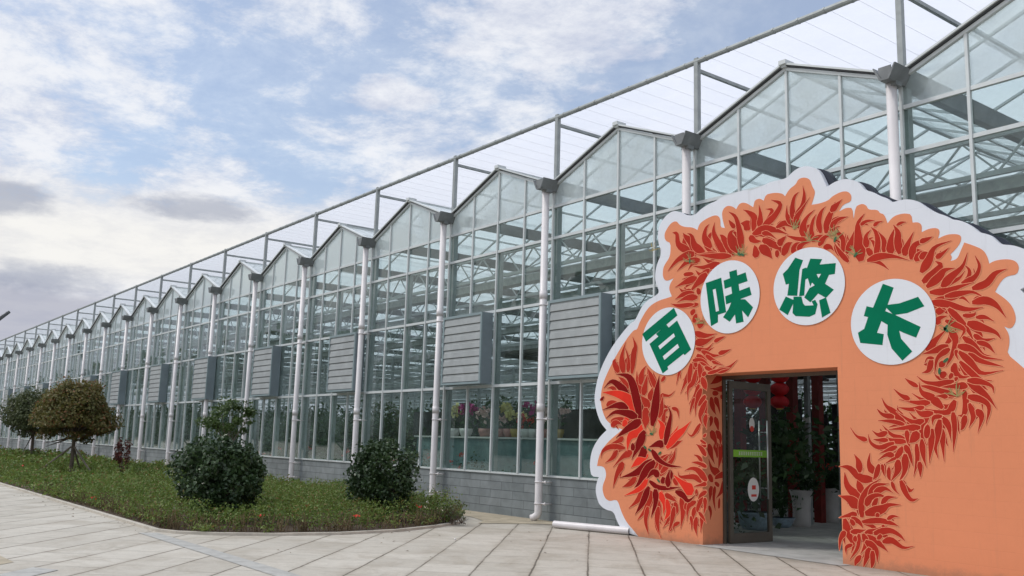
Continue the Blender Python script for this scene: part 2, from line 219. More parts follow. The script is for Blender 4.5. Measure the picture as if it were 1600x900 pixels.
# ---- outlines of the painted board in metres (x, z)
CHILI="r 0.126 0.306,4.892 0.053,5.037 0.006,5.24 -0.1,5.285;r 0.125 0.441,4.803 0.329,5.047 0.215,5.153 0.146,5.244;r 0.116 0.619,4.829 0.419,4.963 0.352,5.149 0.25,5.218;r 0.121 0.772,4.892 0.642,5.067 0.665,5.219 0.743,5.293;r 0.124 1.07,4.745 0.924,4.954 0.839,5.138 0.862,5.306;r 0.122 1.257,4.701 1.134,4.87 1.031,5.022 0.967,5.075;r 0.153 1.36,4.736 1.218,4.941 1.199,5.062 1.282,5.099;r 0.118 1.422,4.793 1.385,5.065 1.306,5.313 1.161,5.433;r 0.081 1.283,5.149 1.222,5.21 1.16,5.297;r 0.146 1.587,5.081 1.508,5.161 1.407,5.195;r 0.112 1.666,5.035 1.669,5.232 1.571,5.332 1.471,5.409;r 0.079 0.921,4.716 0.75,4.827 0.62,4.932;r 0.086 1.028,4.709 0.728,4.77 0.441,4.803;r 0.102 1.666,5.035 1.689,5.228 1.571,5.349 1.461,5.411;r 0.099 1.785,5.08 1.808,5.256 1.782,5.434;r 0.117 1.873,5.081 2.077,5.192 2.194,5.364 2.016,5.471;r 0.12 1.665,4.969 1.862,5.018 2.091,4.964 2.341,4.851;r 0.063 1.842,4.957 1.976,4.918 2.117,4.815;r 0.096 1.595,4.931 1.703,4.848 1.82,4.83;r 0.119 1.859,4.84 2.03,4.749 2.16,4.665 2.195,4.565;r 0.078 2.121,5.007 2.262,5.047 2.354,4.999 2.425,4.939;r 0.089 2.427,5.01 2.32,5.148 2.315,5.325;r 0.095 2.429,5.097 2.415,5.258 2.456,5.425 2.539,5.496;r 0.083 2.476,5.152 2.596,5.256 2.637,5.421 2.614,5.584;r 0.093 2.534,4.937 2.483,5.071 2.595,5.209 2.734,5.371;r 0.111 2.611,4.783 2.606,4.94 2.681,5.068 2.816,5.16;r 0.081 2.777,4.71 2.746,4.854 2.785,5.002 2.84,5.086;r 0.089 2.91,4.796 2.88,4.955 2.928,5.101 3.007,5.178;r 0.097 3.004,4.781 3.043,4.957 3.151,5.136 3.28,5.233;r 0.085 3.089,4.782 3.177,4.888 3.345,4.942;r 0.069 2.654,4.722 2.476,4.766 2.276,4.853;r 0.074 2.759,4.69 2.865,4.727 2.96,4.75;r 0.076 2.878,4.602 2.985,4.708 3.138,4.721;r 0.112 2.152,4.73 2.219,4.783 2.294,4.835;r 0.131 2.233,4.559 2.309,4.674 2.402,4.723;r 0.091 2.398,4.566 2.473,4.665 2.564,4.697;r 0.077 2.499,4.598 2.599,4.661 2.723,4.672;r 0.136 1.718,4.602 1.7,4.702 1.682,4.786;r 0.15 1.799,4.736 1.932,4.635 2.025,4.51;r 0.073 2.963,4.559 3.065,4.544 3.13,4.473;r 0.08 3.277,4.407 3.268,4.617 3.175,4.843;r 0.062 3.244,4.382 3.164,4.483 3.134,4.593;r 0.075 2.12,4.528 2.113,4.64;r 0.087 3.099,5.093 3.203,5.165 3.288,5.232;r 0.082 3.092,4.851 3.212,4.936 3.378,4.952;r 0.081 3.279,4.43 3.285,4.623 3.206,4.741 3.176,4.852;r 0.1 3.344,4.421 3.431,4.585 3.502,4.781;r 0.147 3.565,4.286 3.541,4.509 3.536,4.805 3.645,4.948;r 0.054 3.583,4.797 3.68,4.831 3.805,4.817;r 0.076 3.356,4.286 3.229,4.437 3.134,4.602;r 0.073 3.739,4.319 3.68,4.415 3.636,4.494;r 0.081 3.666,4.46 3.656,4.608 3.738,4.697;r 0.092 3.801,4.31 3.839,4.492 3.814,4.641 3.739,4.733;r 0.074 3.925,4.335 3.932,4.506 3.846,4.657;r 0.046 3.787,4.747 3.85,4.78 3.928,4.788;r 0.116 4.031,4.32 4.037,4.489 4.097,4.651;r 0.116 4.164,4.3 4.141,4.459 4.146,4.586 4.084,4.71;r 0.037 4.136,4.694 4.211,4.717 4.278,4.713;r 0.098 4.236,4.261 4.286,4.394 4.38,4.561;r 0.096 4.335,4.191 4.371,4.353 4.488,4.404 4.645,4.442;r 0.115 4.392,4.169 4.48,4.226 4.601,4.236;r 0.085 3.675,4.256 3.862,4.287 4.073,4.257 4.305,4.167;r 0.087 4.56,4.118 4.664,4.254;r 0.071 4.474,4.406 4.56,4.421 4.646,4.448;r 0.101 4.464,4.186 4.537,4.217 4.594,4.236;r 0.102 4.47,3.993 4.575,4.13 4.667,4.294 4.903,4.353;r 0.064 4.688,4.155 4.772,4.197 4.864,4.264;r 0.114 4.492,3.853 4.636,3.944 4.737,4.039 4.665,4.11;r 0.104 4.545,3.779 4.702,3.881 4.789,3.965 4.931,3.979;r 0.096 4.751,3.754 4.865,3.861 5.031,3.986 5.106,4.161;r 0.072 5.02,3.763 5.18,3.822 5.251,3.956 5.201,4.108;r 0.098 5.159,3.681 5.328,3.726 5.447,3.84 5.592,3.879;r 0.08 4.583,3.693 4.802,3.682 4.992,3.726 5.176,3.757;r 0.065 4.785,3.617 5,3.633 5.156,3.629 5.305,3.535;r 0.097 4.604,3.553 4.82,3.505 5.054,3.416 5.273,3.42;r 0.099 5.15,3.497 5.303,3.507 5.437,3.429 5.55,3.26;r 0.08 4.654,3.434 4.721,3.421 4.776,3.423;r 0.082 4.646,3.268 4.69,3.331 4.799,3.354;r 0.084 4.824,3.438 4.944,3.308 5.054,3.156 5.135,2.982;r 0.07 4.776,3.29 4.913,3.219 5.014,3.146 4.943,3.034;r 0.103 4.505,2.919 4.607,3.032 4.777,3.178;r 0.087 4.829,3.147 4.89,3.025 4.827,2.821 4.74,2.682;r 0.055 5.011,3.341 5.089,3.328 5.154,3.341 5.169,3.379;r 0.05 5.178,3.3 5.292,3.29 5.401,3.229;r 0.094 5.071,3.232 5.234,3.167 5.406,3.09 5.474,2.996;r 0.063 5.14,3.072 5.251,3 5.402,3.014;r 0.063 5.174,2.98 5.297,2.933 5.391,2.82;r 0.07 4.997,3.056 5.121,2.945 5.229,2.823 5.34,2.792;r 0.076 4.926,2.945 5.092,2.895 5.239,2.785 5.472,2.74;r 0.076 5.057,2.833 5.211,2.735 5.48,2.653;r 0.082 4.935,2.866 5.059,2.743 5.203,2.584 5.477,2.607;r 0.08 4.78,2.954 4.587,2.9 4.426,2.87;r 0.067 4.798,2.914 4.637,2.805 4.586,2.59;r 0.079 4.659,2.699 4.729,2.748;r 0.069 4.555,2.796 4.507,2.653 4.408,2.618;r 0.033 4.583,2.808 4.5,2.812 4.456,2.748;r 0.045 4.897,2.894 4.887,2.843 4.916,2.764;r 0.099 4.675,2.606 4.733,2.552;r 0.077 4.868,2.714 4.857,2.624 4.945,2.544 5.087,2.551;r 0.059 4.859,2.534 4.89,2.507;r 0.053 4.786,2.53 4.829,2.6;r 0.076 4.941,2.737 5.076,2.589 5.198,2.496 5.335,2.485;r 0.064 4.833,2.495 4.63,2.463 4.447,2.498 4.335,2.582;r 0.081 5.006,2.431 4.849,2.427 4.669,2.422;r 0.076 4.853,2.311 4.666,2.37 4.485,2.428 4.361,2.452;r 0.099 4.666,2.16 4.54,2.279 4.399,2.361 4.363,2.501;r 0.049 4.743,2.294 4.663,2.306 4.582,2.307;r 0.081 4.84,2.234 4.754,2.101 4.573,2.103 4.389,2.154;r 0.081 4.973,2.365 4.985,2.213 4.948,2.061 4.87,2.052;r 0.085 5.028,2.478 5.157,2.379 5.282,2.264 5.367,2.132;r 0.066 5.029,2.497 5.199,2.472 5.327,2.412 5.341,2.328;r 0.085 5.028,2.288 5.187,2.247 5.276,2.152 5.227,1.938;r 0.072 5.032,2.193 5.072,2.042 5.007,1.891;r 0.075 5.124,2.116 5.175,2.022 5.118,1.836;r 0.066 4.967,2.042 4.931,1.91 4.899,1.862;r 0.075 4.812,2.081 4.821,1.871 4.788,1.586;r 0.076 4.67,2.025 4.744,1.909 4.765,1.728;r 0.07 4.652,1.87 4.653,1.678 4.663,1.459;r 0.085 4.628,1.986 4.576,1.754 4.551,1.638 4.584,1.495;r 0.059 4.651,2.044 4.548,2.025 4.523,1.928;r 0.071 4.521,1.87 4.489,1.637 4.46,1.433;r 0.082 4.462,1.928 4.433,1.752;r 0.073 4.466,2.025 4.379,1.928 4.373,1.79 4.439,1.655;r 0.057 4.339,2.442 4.246,2.495 4.163,2.559;r 0.064 4.496,2.221 4.329,2.224 4.064,2.273;r 0.059 4.215,2.276 4.099,2.329 3.993,2.422;r 0.064 4.411,2.163 4.241,2.136 4.049,2.168;r 0.08 4.531,2.084 4.386,2.075 4.284,2.145;r 0.076 4.137,1.947 3.98,2.108 3.873,2.191 3.811,2.304;r 0.067 3.978,2.038 3.824,2.069 3.732,2.152;r 0.061 4.125,1.937 3.953,1.977 3.742,1.992;r 0.071 4.402,1.986 4.255,1.967 4.024,2.108;r 0.069 4.346,1.898 4.123,1.887 3.893,1.866;r 0.064 4.117,1.748 3.946,1.796 3.807,1.927;r 0.071 4.137,1.709 3.964,1.716 3.856,1.765;r 0.061 3.87,1.826 3.746,1.794 3.646,1.855;r 0.05 3.877,1.725 3.743,1.723 3.664,1.732;r 0.067 3.963,1.686 3.761,1.622 3.628,1.68 3.587,1.803;r 0.059 4.005,1.637 3.894,1.595 3.747,1.541;r 0.053 3.561,1.724 3.492,1.74 3.401,1.78 3.31,1.894;r 0.06 4.164,1.848 4.17,1.729 4.207,1.611;r 0.124 4.311,1.819 4.256,1.75 4.19,1.69;r 0.07 4.091,1.629 3.999,1.507 3.82,1.402;r 0.06 3.957,1.526 3.847,1.523 3.721,1.449;r 0.075 4.135,1.649 4.193,1.532 4.229,1.387;r 0.066 4.294,1.672 4.296,1.477 4.234,1.25;r 0.067 4.37,1.732 4.382,1.537 4.416,1.374;r 0.058 4.326,1.439 4.331,1.322 4.327,1.245;r 0.079 4.119,1.53 4.121,1.334 4.017,1.152;r 0.08 4.018,1.448 3.992,1.329 3.899,1.186;r 0.066 3.885,1.374 3.89,1.245;r 0.049 3.82,1.402 3.813,1.242;r 0.069 3.764,1.4 3.654,1.174;r 0.068 3.647,1.285 3.595,1.394 3.6,1.537;r 0.07 3.453,1.287 3.445,1.389 3.413,1.481;r 0.076 4.072,1.194 4.09,1.117;r 0.114 3.622,1.187 3.448,1.199 3.274,1.329 3.115,1.343;r 0.085 3.44,1.286 3.422,1.422 3.359,1.524;r 0.088 3.647,1.285 3.586,1.398 3.602,1.544;r 0.124 3.416,0.926 3.243,1.072 3.199,1.266;r 0.101 3.463,1.006 3.422,1.1 3.391,1.167;r 0.128 3.39,0.808 3.259,0.896 3.097,0.936;r 0.066 3.364,0.7 3.229,0.67 3.092,0.631;r 0.099 3.451,0.678 3.458,0.89 3.574,1.07 3.751,1.203;r 0.085 3.57,0.954 3.682,1.095 3.874,1.143;r 0.066 3.658,1.017 3.809,1.073 3.932,1.023;r 0.085 3.522,0.836 3.591,0.936 3.721,0.982 3.845,0.943;r 0.07 3.629,0.824 3.675,0.904 3.709,0.944;r 0.059 3.759,0.871 3.846,0.952 3.981,0.97;r 0.102 3.518,0.721 3.756,0.795 3.863,0.859 4.039,0.871;r 0.057 3.667,0.685 3.711,0.736;r 0.072 3.448,0.601 3.707,0.641 3.895,0.619 3.996,0.59;r 0.041 3.835,0.67 3.919,0.714 4.001,0.711;r 0.046 3.746,0.55 3.789,0.582;r 0.076 3.295,0.637 3.404,0.597 3.467,0.516;r 0.067 3.272,0.616 3.336,0.544;r 0.095 3.182,0.608 3.232,0.429 3.305,0.282 3.268,0.163;r 0.07 3.177,0.443 3.105,0.339 3.082,0.182;r 0.052 3.283,0.279 3.192,0.232 3.189,0.135;r 0.061 3.278,0.452 3.4,0.472 3.51,0.501;r 0.059 3.497,0.453 3.638,0.503 3.736,0.559;r 0.081 3.637,0.465 3.849,0.522 3.991,0.479 4.079,0.404;r 0.084 3.528,0.417 3.696,0.339 3.828,0.241;r 0.071 3.76,0.364 3.886,0.395 4.046,0.319 4.197,0.352;r 0.056 3.677,0.394 3.742,0.456;r 0.063 3.398,0.424 3.37,0.25 3.242,0.074;r 0.085 3.464,0.43 3.503,0.32 3.411,0.169;r 0.091 3.504,0.339 3.65,0.241 3.665,0.084;r 0.083 3.554,0.25 3.495,0.112 3.448,-0.007;r 0.077 3.596,0.217 3.591,0.085 3.566,-0.012;r 0.062 3.41,0.14 3.341,0.057 3.317,-0.013;r 0.061 3.342,0.4 3.328,0.322;r 0.054 3.779,1.386 3.797,1.31 3.815,1.235;r 0.059 3.883,1.351 3.878,1.237 3.907,1.172;r 0.09 4.022,1.451 4.006,1.318 3.896,1.162;r 0.084 4.128,1.529 4.109,1.322 4.02,1.169;r 0.078 4.052,1.179 4.116,1.025 4.193,0.946 4.284,0.97;r 0.072 3.736,1.384 3.688,1.248 3.632,1.178;r 0.043 3.917,1.164 3.955,1.071 4.014,1.009;r 0.127 0.39,4.83 0.063,4.789 -0.206,4.61;r 0.108 0.517,4.7 0.26,4.711 0.013,4.581;r 0.092 1.192,4.677 0.83,4.729 0.422,4.813;r 0.094 0.951,4.579 0.643,4.56 0.373,4.621;r 0.086 0.736,4.499 0.548,4.45 0.437,4.538;r 0.07 0.389,4.483 0.162,4.499;r 0.105 0.452,4.4 0.227,4.366 -0.037,4.298;r 0.121 0.673,4.434 0.452,4.29 0.291,4.161;r 0.068 0.324,4.206 0.162,4.2 0.063,4.274;r 0.094 0.388,4.15 0.162,4.15 -0.036,4.084;r 0.091 0.467,4.068 0.227,4.081 0.013,4.029;r 0.09 0.483,4.213 0.53,4.11;r 0.076 0.482,3.944 0.259,3.942 0.063,3.937;r 0.07 0.387,3.954 0.063,3.962 -0.137,4.02;r 0.089 0.419,3.853 0.323,3.789;r 0.095 0.45,3.777 0.386,3.637;r 0.116 0.606,3.642 0.481,3.557;r 0.091 0.417,3.465 0.636,3.4 0.895,3.416;r 0.106 0.432,3.295 0.666,3.303 0.85,3.373;r 0.063 0.849,3.29 0.969,3.329 1.074,3.356;r 0.063 0.448,3.198 0.665,3.16 0.818,3.269;r 0.071 0.572,3.142 0.786,3.059 1.041,3.056;r 0.061 0.937,3.085 1.086,3.111 1.189,3.139;r 0.074 0.664,3.066 0.846,2.961 1.025,2.894;r 0.119 0.478,3.076 0.633,2.949 0.755,2.872;r 0.08 0.875,2.797 1.112,2.832 1.316,2.96;r 0.157 0.415,2.984 0.415,2.841;r 0.106 -0.542,2.577 -0.641,2.773 -0.703,2.934;r 0.065 -0.352,2.675 -0.258,2.757;r 0.091 -0.373,2.039 -0.35,2.296 -0.351,2.433 -0.163,2.42 -0.037,2.502;r 0.09 -0.302,1.954 -0.279,2.141 -0.163,2.191;r 0.063 -0.094,2.207 0.02,2.172 0.054,2.038;r 0.076 0.313,2.836 0.201,2.638 0.089,2.448;r 0.049 0.089,2.862 0.043,2.746 -0.002,2.603;r 0.099 0.336,2.935 0.291,2.702 0.313,2.551 0.19,2.454;r 0.089 0.446,2.83 0.379,2.632 0.268,2.536 0.257,2.336;r 0.086 0.512,2.927 0.544,2.759 0.532,2.66 0.412,2.565;r 0.076 0.424,2.981 0.446,2.88;r 0.085 0.499,2.579 0.422,2.415 0.279,2.269;r 0.104 0.576,2.692 0.639,2.558 0.671,2.491;r 0.086 0.553,2.511 0.444,2.299 0.421,2.069;r 0.06 0.4,2.366 0.334,2.218 0.3,2.103;r 0.09 0.638,2.394 0.53,2.281 0.487,2.233;r 0.09 0.659,2.312 0.551,2.134 0.529,2.036 0.593,1.889;r 0.058 0.529,1.938 0.42,1.807 0.332,1.741 0.233,1.806;r 0.06 0.38,3 0.577,2.998 0.748,2.882;r 0.067 0.641,2.87 0.748,2.833 0.874,2.786;r 0.042 0.791,2.962 0.897,2.924 1.021,2.885;r 0.05 0.705,2.769 0.875,2.798 1,2.829 1.156,2.838;r 0.075 0.576,2.741 0.662,2.787;r 0.085 0.658,2.084 0.636,1.97 0.667,1.857;r 0.047 0.656,1.777 0.592,1.727;r 0.045 0.655,1.616 0.527,1.678;r 0.046 0.655,1.583 0.57,1.582 0.43,1.612;r 0.068 -0.537,1.15 -0.429,1.289 -0.296,1.389 -0.112,1.442;r 0.067 -0.375,1.06 -0.137,1.241;r 0.069 -0.164,1.298 -0.059,1.434 0.005,1.54;r 0.099 0.018,0.928 -0.059,1.037;r 0.078 0.543,1 0.397,1.076 0.095,1.062 0.031,1.153;r 0.1 0.653,1.033 0.495,1.172 0.347,1.212 0.184,1.169;r 0.068 0.654,1.251 0.496,1.301 0.335,1.314;r 0.085 0.643,1.434 0.546,1.542 0.436,1.614;r 0.053 0.57,1.34 0.472,1.411 0.385,1.436;r 0.064 0.652,0.978 0.543,0.954 0.384,0.919;r 0.084 -0.033,0.7 -0.162,0.711 -0.294,0.769;r 0.067 -0.426,0.657 -0.372,0.49 -0.371,0.301;r 0.085 -0.084,0.604 -0.11,0.359 -0.318,0.202;r 0.09 -0.033,0.626 0.019,0.518 0.006,0.442;r 0.113 0.108,0.709 0.145,0.49 0.095,0.219;r 0.052 0.069,0.318 -0.058,0.252 -0.045,0.161;r 0.072 -0.084,0.436 -0.135,0.152;r 0.074 0.221,0.642 0.196,0.53;r 0.083 0.42,0.674 0.271,0.591 0.233,0.35;r 0.074 0.419,0.583 0.37,0.452 0.418,0.365;r 0.059 0.32,0.43 0.345,0.322 0.332,0.212;r 0.084 0.566,0.756 0.468,0.568 0.516,0.481;r 0.084 0.443,0.421 0.418,0.274 0.454,0.133;r 0.068 0.565,0.466 0.552,0.339 0.527,0.194;r 0.077 0.627,0.741 0.626,0.615 0.601,0.487;r 0.072 0.651,0.851 0.542,0.791 0.469,0.713;r 0.051 0.492,0.515 0.589,0.432 0.648,0.356;r 0.061 0.445,0.876 0.445,0.767;r 0.094 -0.452,0.446 -0.451,0.219 -0.344,0.022;r 0.13 -1.076,2.861 -1.036,3.188 -0.994,3.33 -1.068,3.511;r 0.126 -1.296,2.871 -1.344,3.144 -1.244,3.43;r 0.088 -1.178,2.886 -1.166,3.092 -1.258,3.326;r 0.134 -1.431,2.897 -1.539,3.049 -1.51,3.132;r 0.099 -0.842,2.487 -0.929,2.692 -0.96,2.877;r 0.112 -0.858,2.649 -0.817,2.85 -0.719,2.967;r 0.126 -0.785,2.466 -0.731,2.645 -0.69,2.805;r 0.118 -0.481,2.577 -0.592,2.761 -0.691,2.926;r 0.123 -0.631,2.363 -0.59,2.481 -0.563,2.58;r 0.127 -0.644,2.243 -0.784,2.366 -0.842,2.437;r 0.117 -1.189,2.578 -1.279,2.705 -1.429,2.793;r 0.167 -0.727,2.165 -0.725,1.986;r 0.063 -1.485,2.556 -1.607,2.601 -1.73,2.594;r 0.086 -1.724,2.279 -1.572,2.339 -1.392,2.316;r 0.094 -1.597,1.987 -1.388,2.028 -1.211,2.038;r 0.108 -0.396,2.064 -0.343,2.239 -0.317,2.435;r 0.09 -1.595,1.915 -1.446,1.967 -1.297,1.916;r 0.09 -1.294,1.687 -1.441,1.622 -1.609,1.581;r 0.099 -1.255,1.511 -1.589,1.53 -1.815,1.448 -1.871,1.317;r 0.089 -1.438,1.457 -1.567,1.326 -1.754,1.231;r 0.105 -1.073,1.44 -1.289,1.359 -1.545,1.162;r 0.134 -1.288,1.234 -1.432,1.052 -1.539,0.796;r 0.112 -0.962,0.998 -1.103,0.893 -1.3,0.821;r 0.123 -0.716,0.864 -0.888,0.636 -1.133,0.461;r 0.121 -0.579,0.775 -0.713,0.478 -0.919,0.27;r 0.103 -0.662,0.506 -0.712,0.286 -0.642,0.054;r 0.108 -0.409,0.523 -0.441,0.308 -0.374,0.055;r 0.087 -0.13,0.566 -0.178,0.353 -0.308,0.19;r 0.087 -0.049,0.549 -0.113,0.288 -0.178,0.143;r 0.094 -0.245,0.747 -0.114,0.708 0.015,0.646;r 0.192 -0.727,2.19 -0.725,1.991 -0.742,1.842;r 0.107 -0.379,1.168 -0.28,1.316 -0.148,1.439;r 0.09 -0.345,1.122 -0.083,1.346 -0.018,1.537;b 0.139 -0.208,1.55 -0.002,1.737 0.156,1.838 0.322,1.987;b 0.128 -0.348,1.699 -0.325,1.903 -0.444,2.023;b 0.169 0.346,0.834 0.171,0.935 -0.072,1.093;b 0.085 -0.347,0.795 -0.293,0.627 -0.293,0.439;b 0.09 -0.188,0.615 -0.188,0.465 -0.279,0.299;b 0.108 -1.269,1.987 -1.153,2.047;b 0.183 -0.829,1.867 -1.113,1.715 -1.182,1.463;b 0.126 -1.297,1.916 -1.188,1.992;b 0.13 -0.686,1.401 -0.929,1.271 -1.088,1.166;b 0.119 -0.683,1.011 -0.889,0.806 -1.244,0.675;b 0.116 -0.377,0.763 -0.277,0.603 -0.293,0.414;b 0.113 -0.212,0.655 -0.179,0.469 -0.276,0.321;d 0.129 -1.158,2.455 -1.366,2.604 -1.609,2.716 -1.822,2.597;d 0.119 -1.849,2.386 -1.875,2.429;b 0.214 -0.953,2.187 -1.157,2.373 -1.454,2.482 -1.852,2.524;d 0.188 -0.866,2.046 -0.955,2.369 -1.073,2.677 -1.221,2.806 -1.505,2.848;d 0.124 -1.184,2.21 -1.451,2.275 -1.846,2.197;d 0.125 -0.952,2.067 -1.212,2.129 -1.509,2.152 -1.75,2.04;d 0.161 -0.866,1.979 -1.151,1.865 -1.479,1.685;d 0.168 -0.759,1.793 -0.897,1.568 -1.072,1.303;d 0.156 -0.721,1.473 -0.825,1.422 -0.912,1.37;d 0.107 -1.039,1.591 -1.038,1.466;d 0.134 -0.314,1.579 -0.414,1.601 -0.652,1.536;d 0.134 -0.582,1.306 -0.927,1.098 -1.375,0.98;d 0.139 -0.514,1.284 -0.753,1.081 -0.89,0.904 -0.995,0.825;d 0.126 -0.412,1.071 -0.547,1.114 -0.7,0.986;d 0.135 -0.647,0.843 -0.783,0.594 -0.972,0.363;d 0.113 -0.147,1.154 -0.147,1.035 -0.212,0.914;d 0.131 -0.312,1.028 -0.278,0.934;d 0.206 -0.553,2.139 -0.553,2.04 -0.586,1.892;d 0.178 -0.562,1.937 -0.492,2.247 -0.446,2.557 -0.4,2.78;d 0.103 -0.254,1.6 -0.185,1.87 -0.128,2.106 -0.21,2.26;d 0.096 -0.566,1.479 -0.403,1.328 -0.164,1.24 0.108,1.231;d 0.088 -0.617,0.953 -0.427,0.867 -0.163,0.862 0.095,0.894;d 0.094 -0.007,0.814 0.146,0.767 0.271,0.682 0.445,0.803;d 0.104 -0.189,0.898 -0.189,1.05 -0.137,1.184;d 0.133 -0.481,0.806 -0.48,0.596 -0.586,0.341"
CHILI_JAMB="r 0.11 -0.341,1.601 -0.286,1.435 -0.203,1.288;r 0.142 -0.171,1.624 -0.144,1.494 -0.145,1.382;r 0.128 -0.057,1.608 -0.059,1.439 -0.119,1.196;r 0.109 0.056,1.385 -0.003,1.29;r 0.114 -0.091,1.14 -0.274,1.213 -0.357,1.379;r 0.095 0.052,1.141 -0.148,1.085 -0.205,1.047;r 0.103 -0.262,1.011 -0.359,1.121;r 0.069 -0.206,0.992 -0.093,0.937;r 0.097 -0.291,0.919 -0.32,0.791 -0.335,0.681;r 0.079 -0.207,0.918 -0.236,0.735 -0.196,0.533;r 0.095 0.022,1.029 -0.037,0.862 -0.18,0.734;r 0.086 0.05,0.918 0.046,0.64 0.05,0.455;r 0.056 -0.095,0.734 -0.111,0.568;r 0.069 -0.349,0.609 -0.308,0.517 -0.323,0.39;r 0.116 0.049,2.796 -0.156,2.682 -0.306,2.605;r 0.083 0.072,2.561 -0.132,2.533 -0.307,2.539;r 0.083 -0.107,2.467 -0.258,2.459;r 0.083 0.07,2.427 -0.057,2.403;r 0.111 -0.284,2.375 -0.235,2.212 -0.161,2.099;r 0.1 -0.184,2.38 -0.109,2.267 -0.061,2.12;r 0.098 -0.286,2.061 -0.287,1.979 -0.325,1.896;r 0.111 -0.187,2.049 -0.138,1.952 -0.102,1.821;r 0.111 -0.164,1.819 -0.065,1.723 -0.067,1.592;r 0.122 -0.288,1.815 -0.19,1.687 -0.167,1.573"
BOARD=[(-0.857, 0.024), (-1.244, 0.027), (-1.436, 0.203), (-1.522, 0.382), (-1.729, 0.393), (-1.879, 0.459), (-1.943, 0.523), (-2.024, 0.718), (-1.975, 0.902), (-1.931, 0.967), (-2.128, 0.972), (-2.193, 1.15), (-2.146, 1.446), (-1.946, 1.685), (-1.737, 1.827), (-1.928, 1.979), (-2.076, 2.306), (-2.081, 2.519), (-1.965, 2.9), (-1.691, 3.291), (-1.391, 3.569), (-1.125, 3.772), (-1.023, 3.787), (-0.815, 4.1), (-0.451, 4.219), (-0.42, 4.285), (-0.538, 4.499), (-0.485, 4.768), (-0.36, 4.948), (-0.455, 5.173), (-0.457, 5.397), (-0.363, 5.546), (-0.223, 5.643), (-0.074, 5.682), (0.052, 5.637), (0.202, 5.55), (0.408, 5.502), (0.547, 5.59), (0.724, 5.646), (0.899, 5.672), (1.031, 5.724), (1.235, 5.719), (1.382, 5.739), (1.552, 5.731), (1.598, 5.706), (1.65, 5.711), (1.847, 5.73), (2.004, 5.771), (2.303, 5.756), (2.422, 5.838), (2.543, 5.884), (2.683, 5.883), (2.819, 5.826), (2.918, 5.741), (3.033, 5.475), (3.188, 5.531), (3.339, 5.539), (3.505, 5.477), (3.597, 5.39), (3.651, 5.299), (3.752, 5.262), (3.859, 5.181), (3.981, 5.12), (4.066, 5.032), (4.19, 5.044), (4.306, 5.038), (4.435, 4.99), (4.533, 4.903), (4.682, 4.78), (4.813, 4.718), (4.914, 4.638), (5.026, 4.61), (5.141, 4.529), (5.221, 4.456), (5.26, 4.408), (5.389, 4.36), (5.466, 4.28), (5.526, 4.204), (5.694, 4.17), (5.825, 4.093), (5.924, 3.965), (5.959, 3.792), (5.884, 3.673), (5.735, 3.599), (5.806, 3.514), (5.904, 3.376), (5.95, 3.159), (5.909, 2.966), (6.026, 2.726), (6.29, 2.41), (6.594, 1.891), (6.808, 1.259), (6.924, 0.313)]
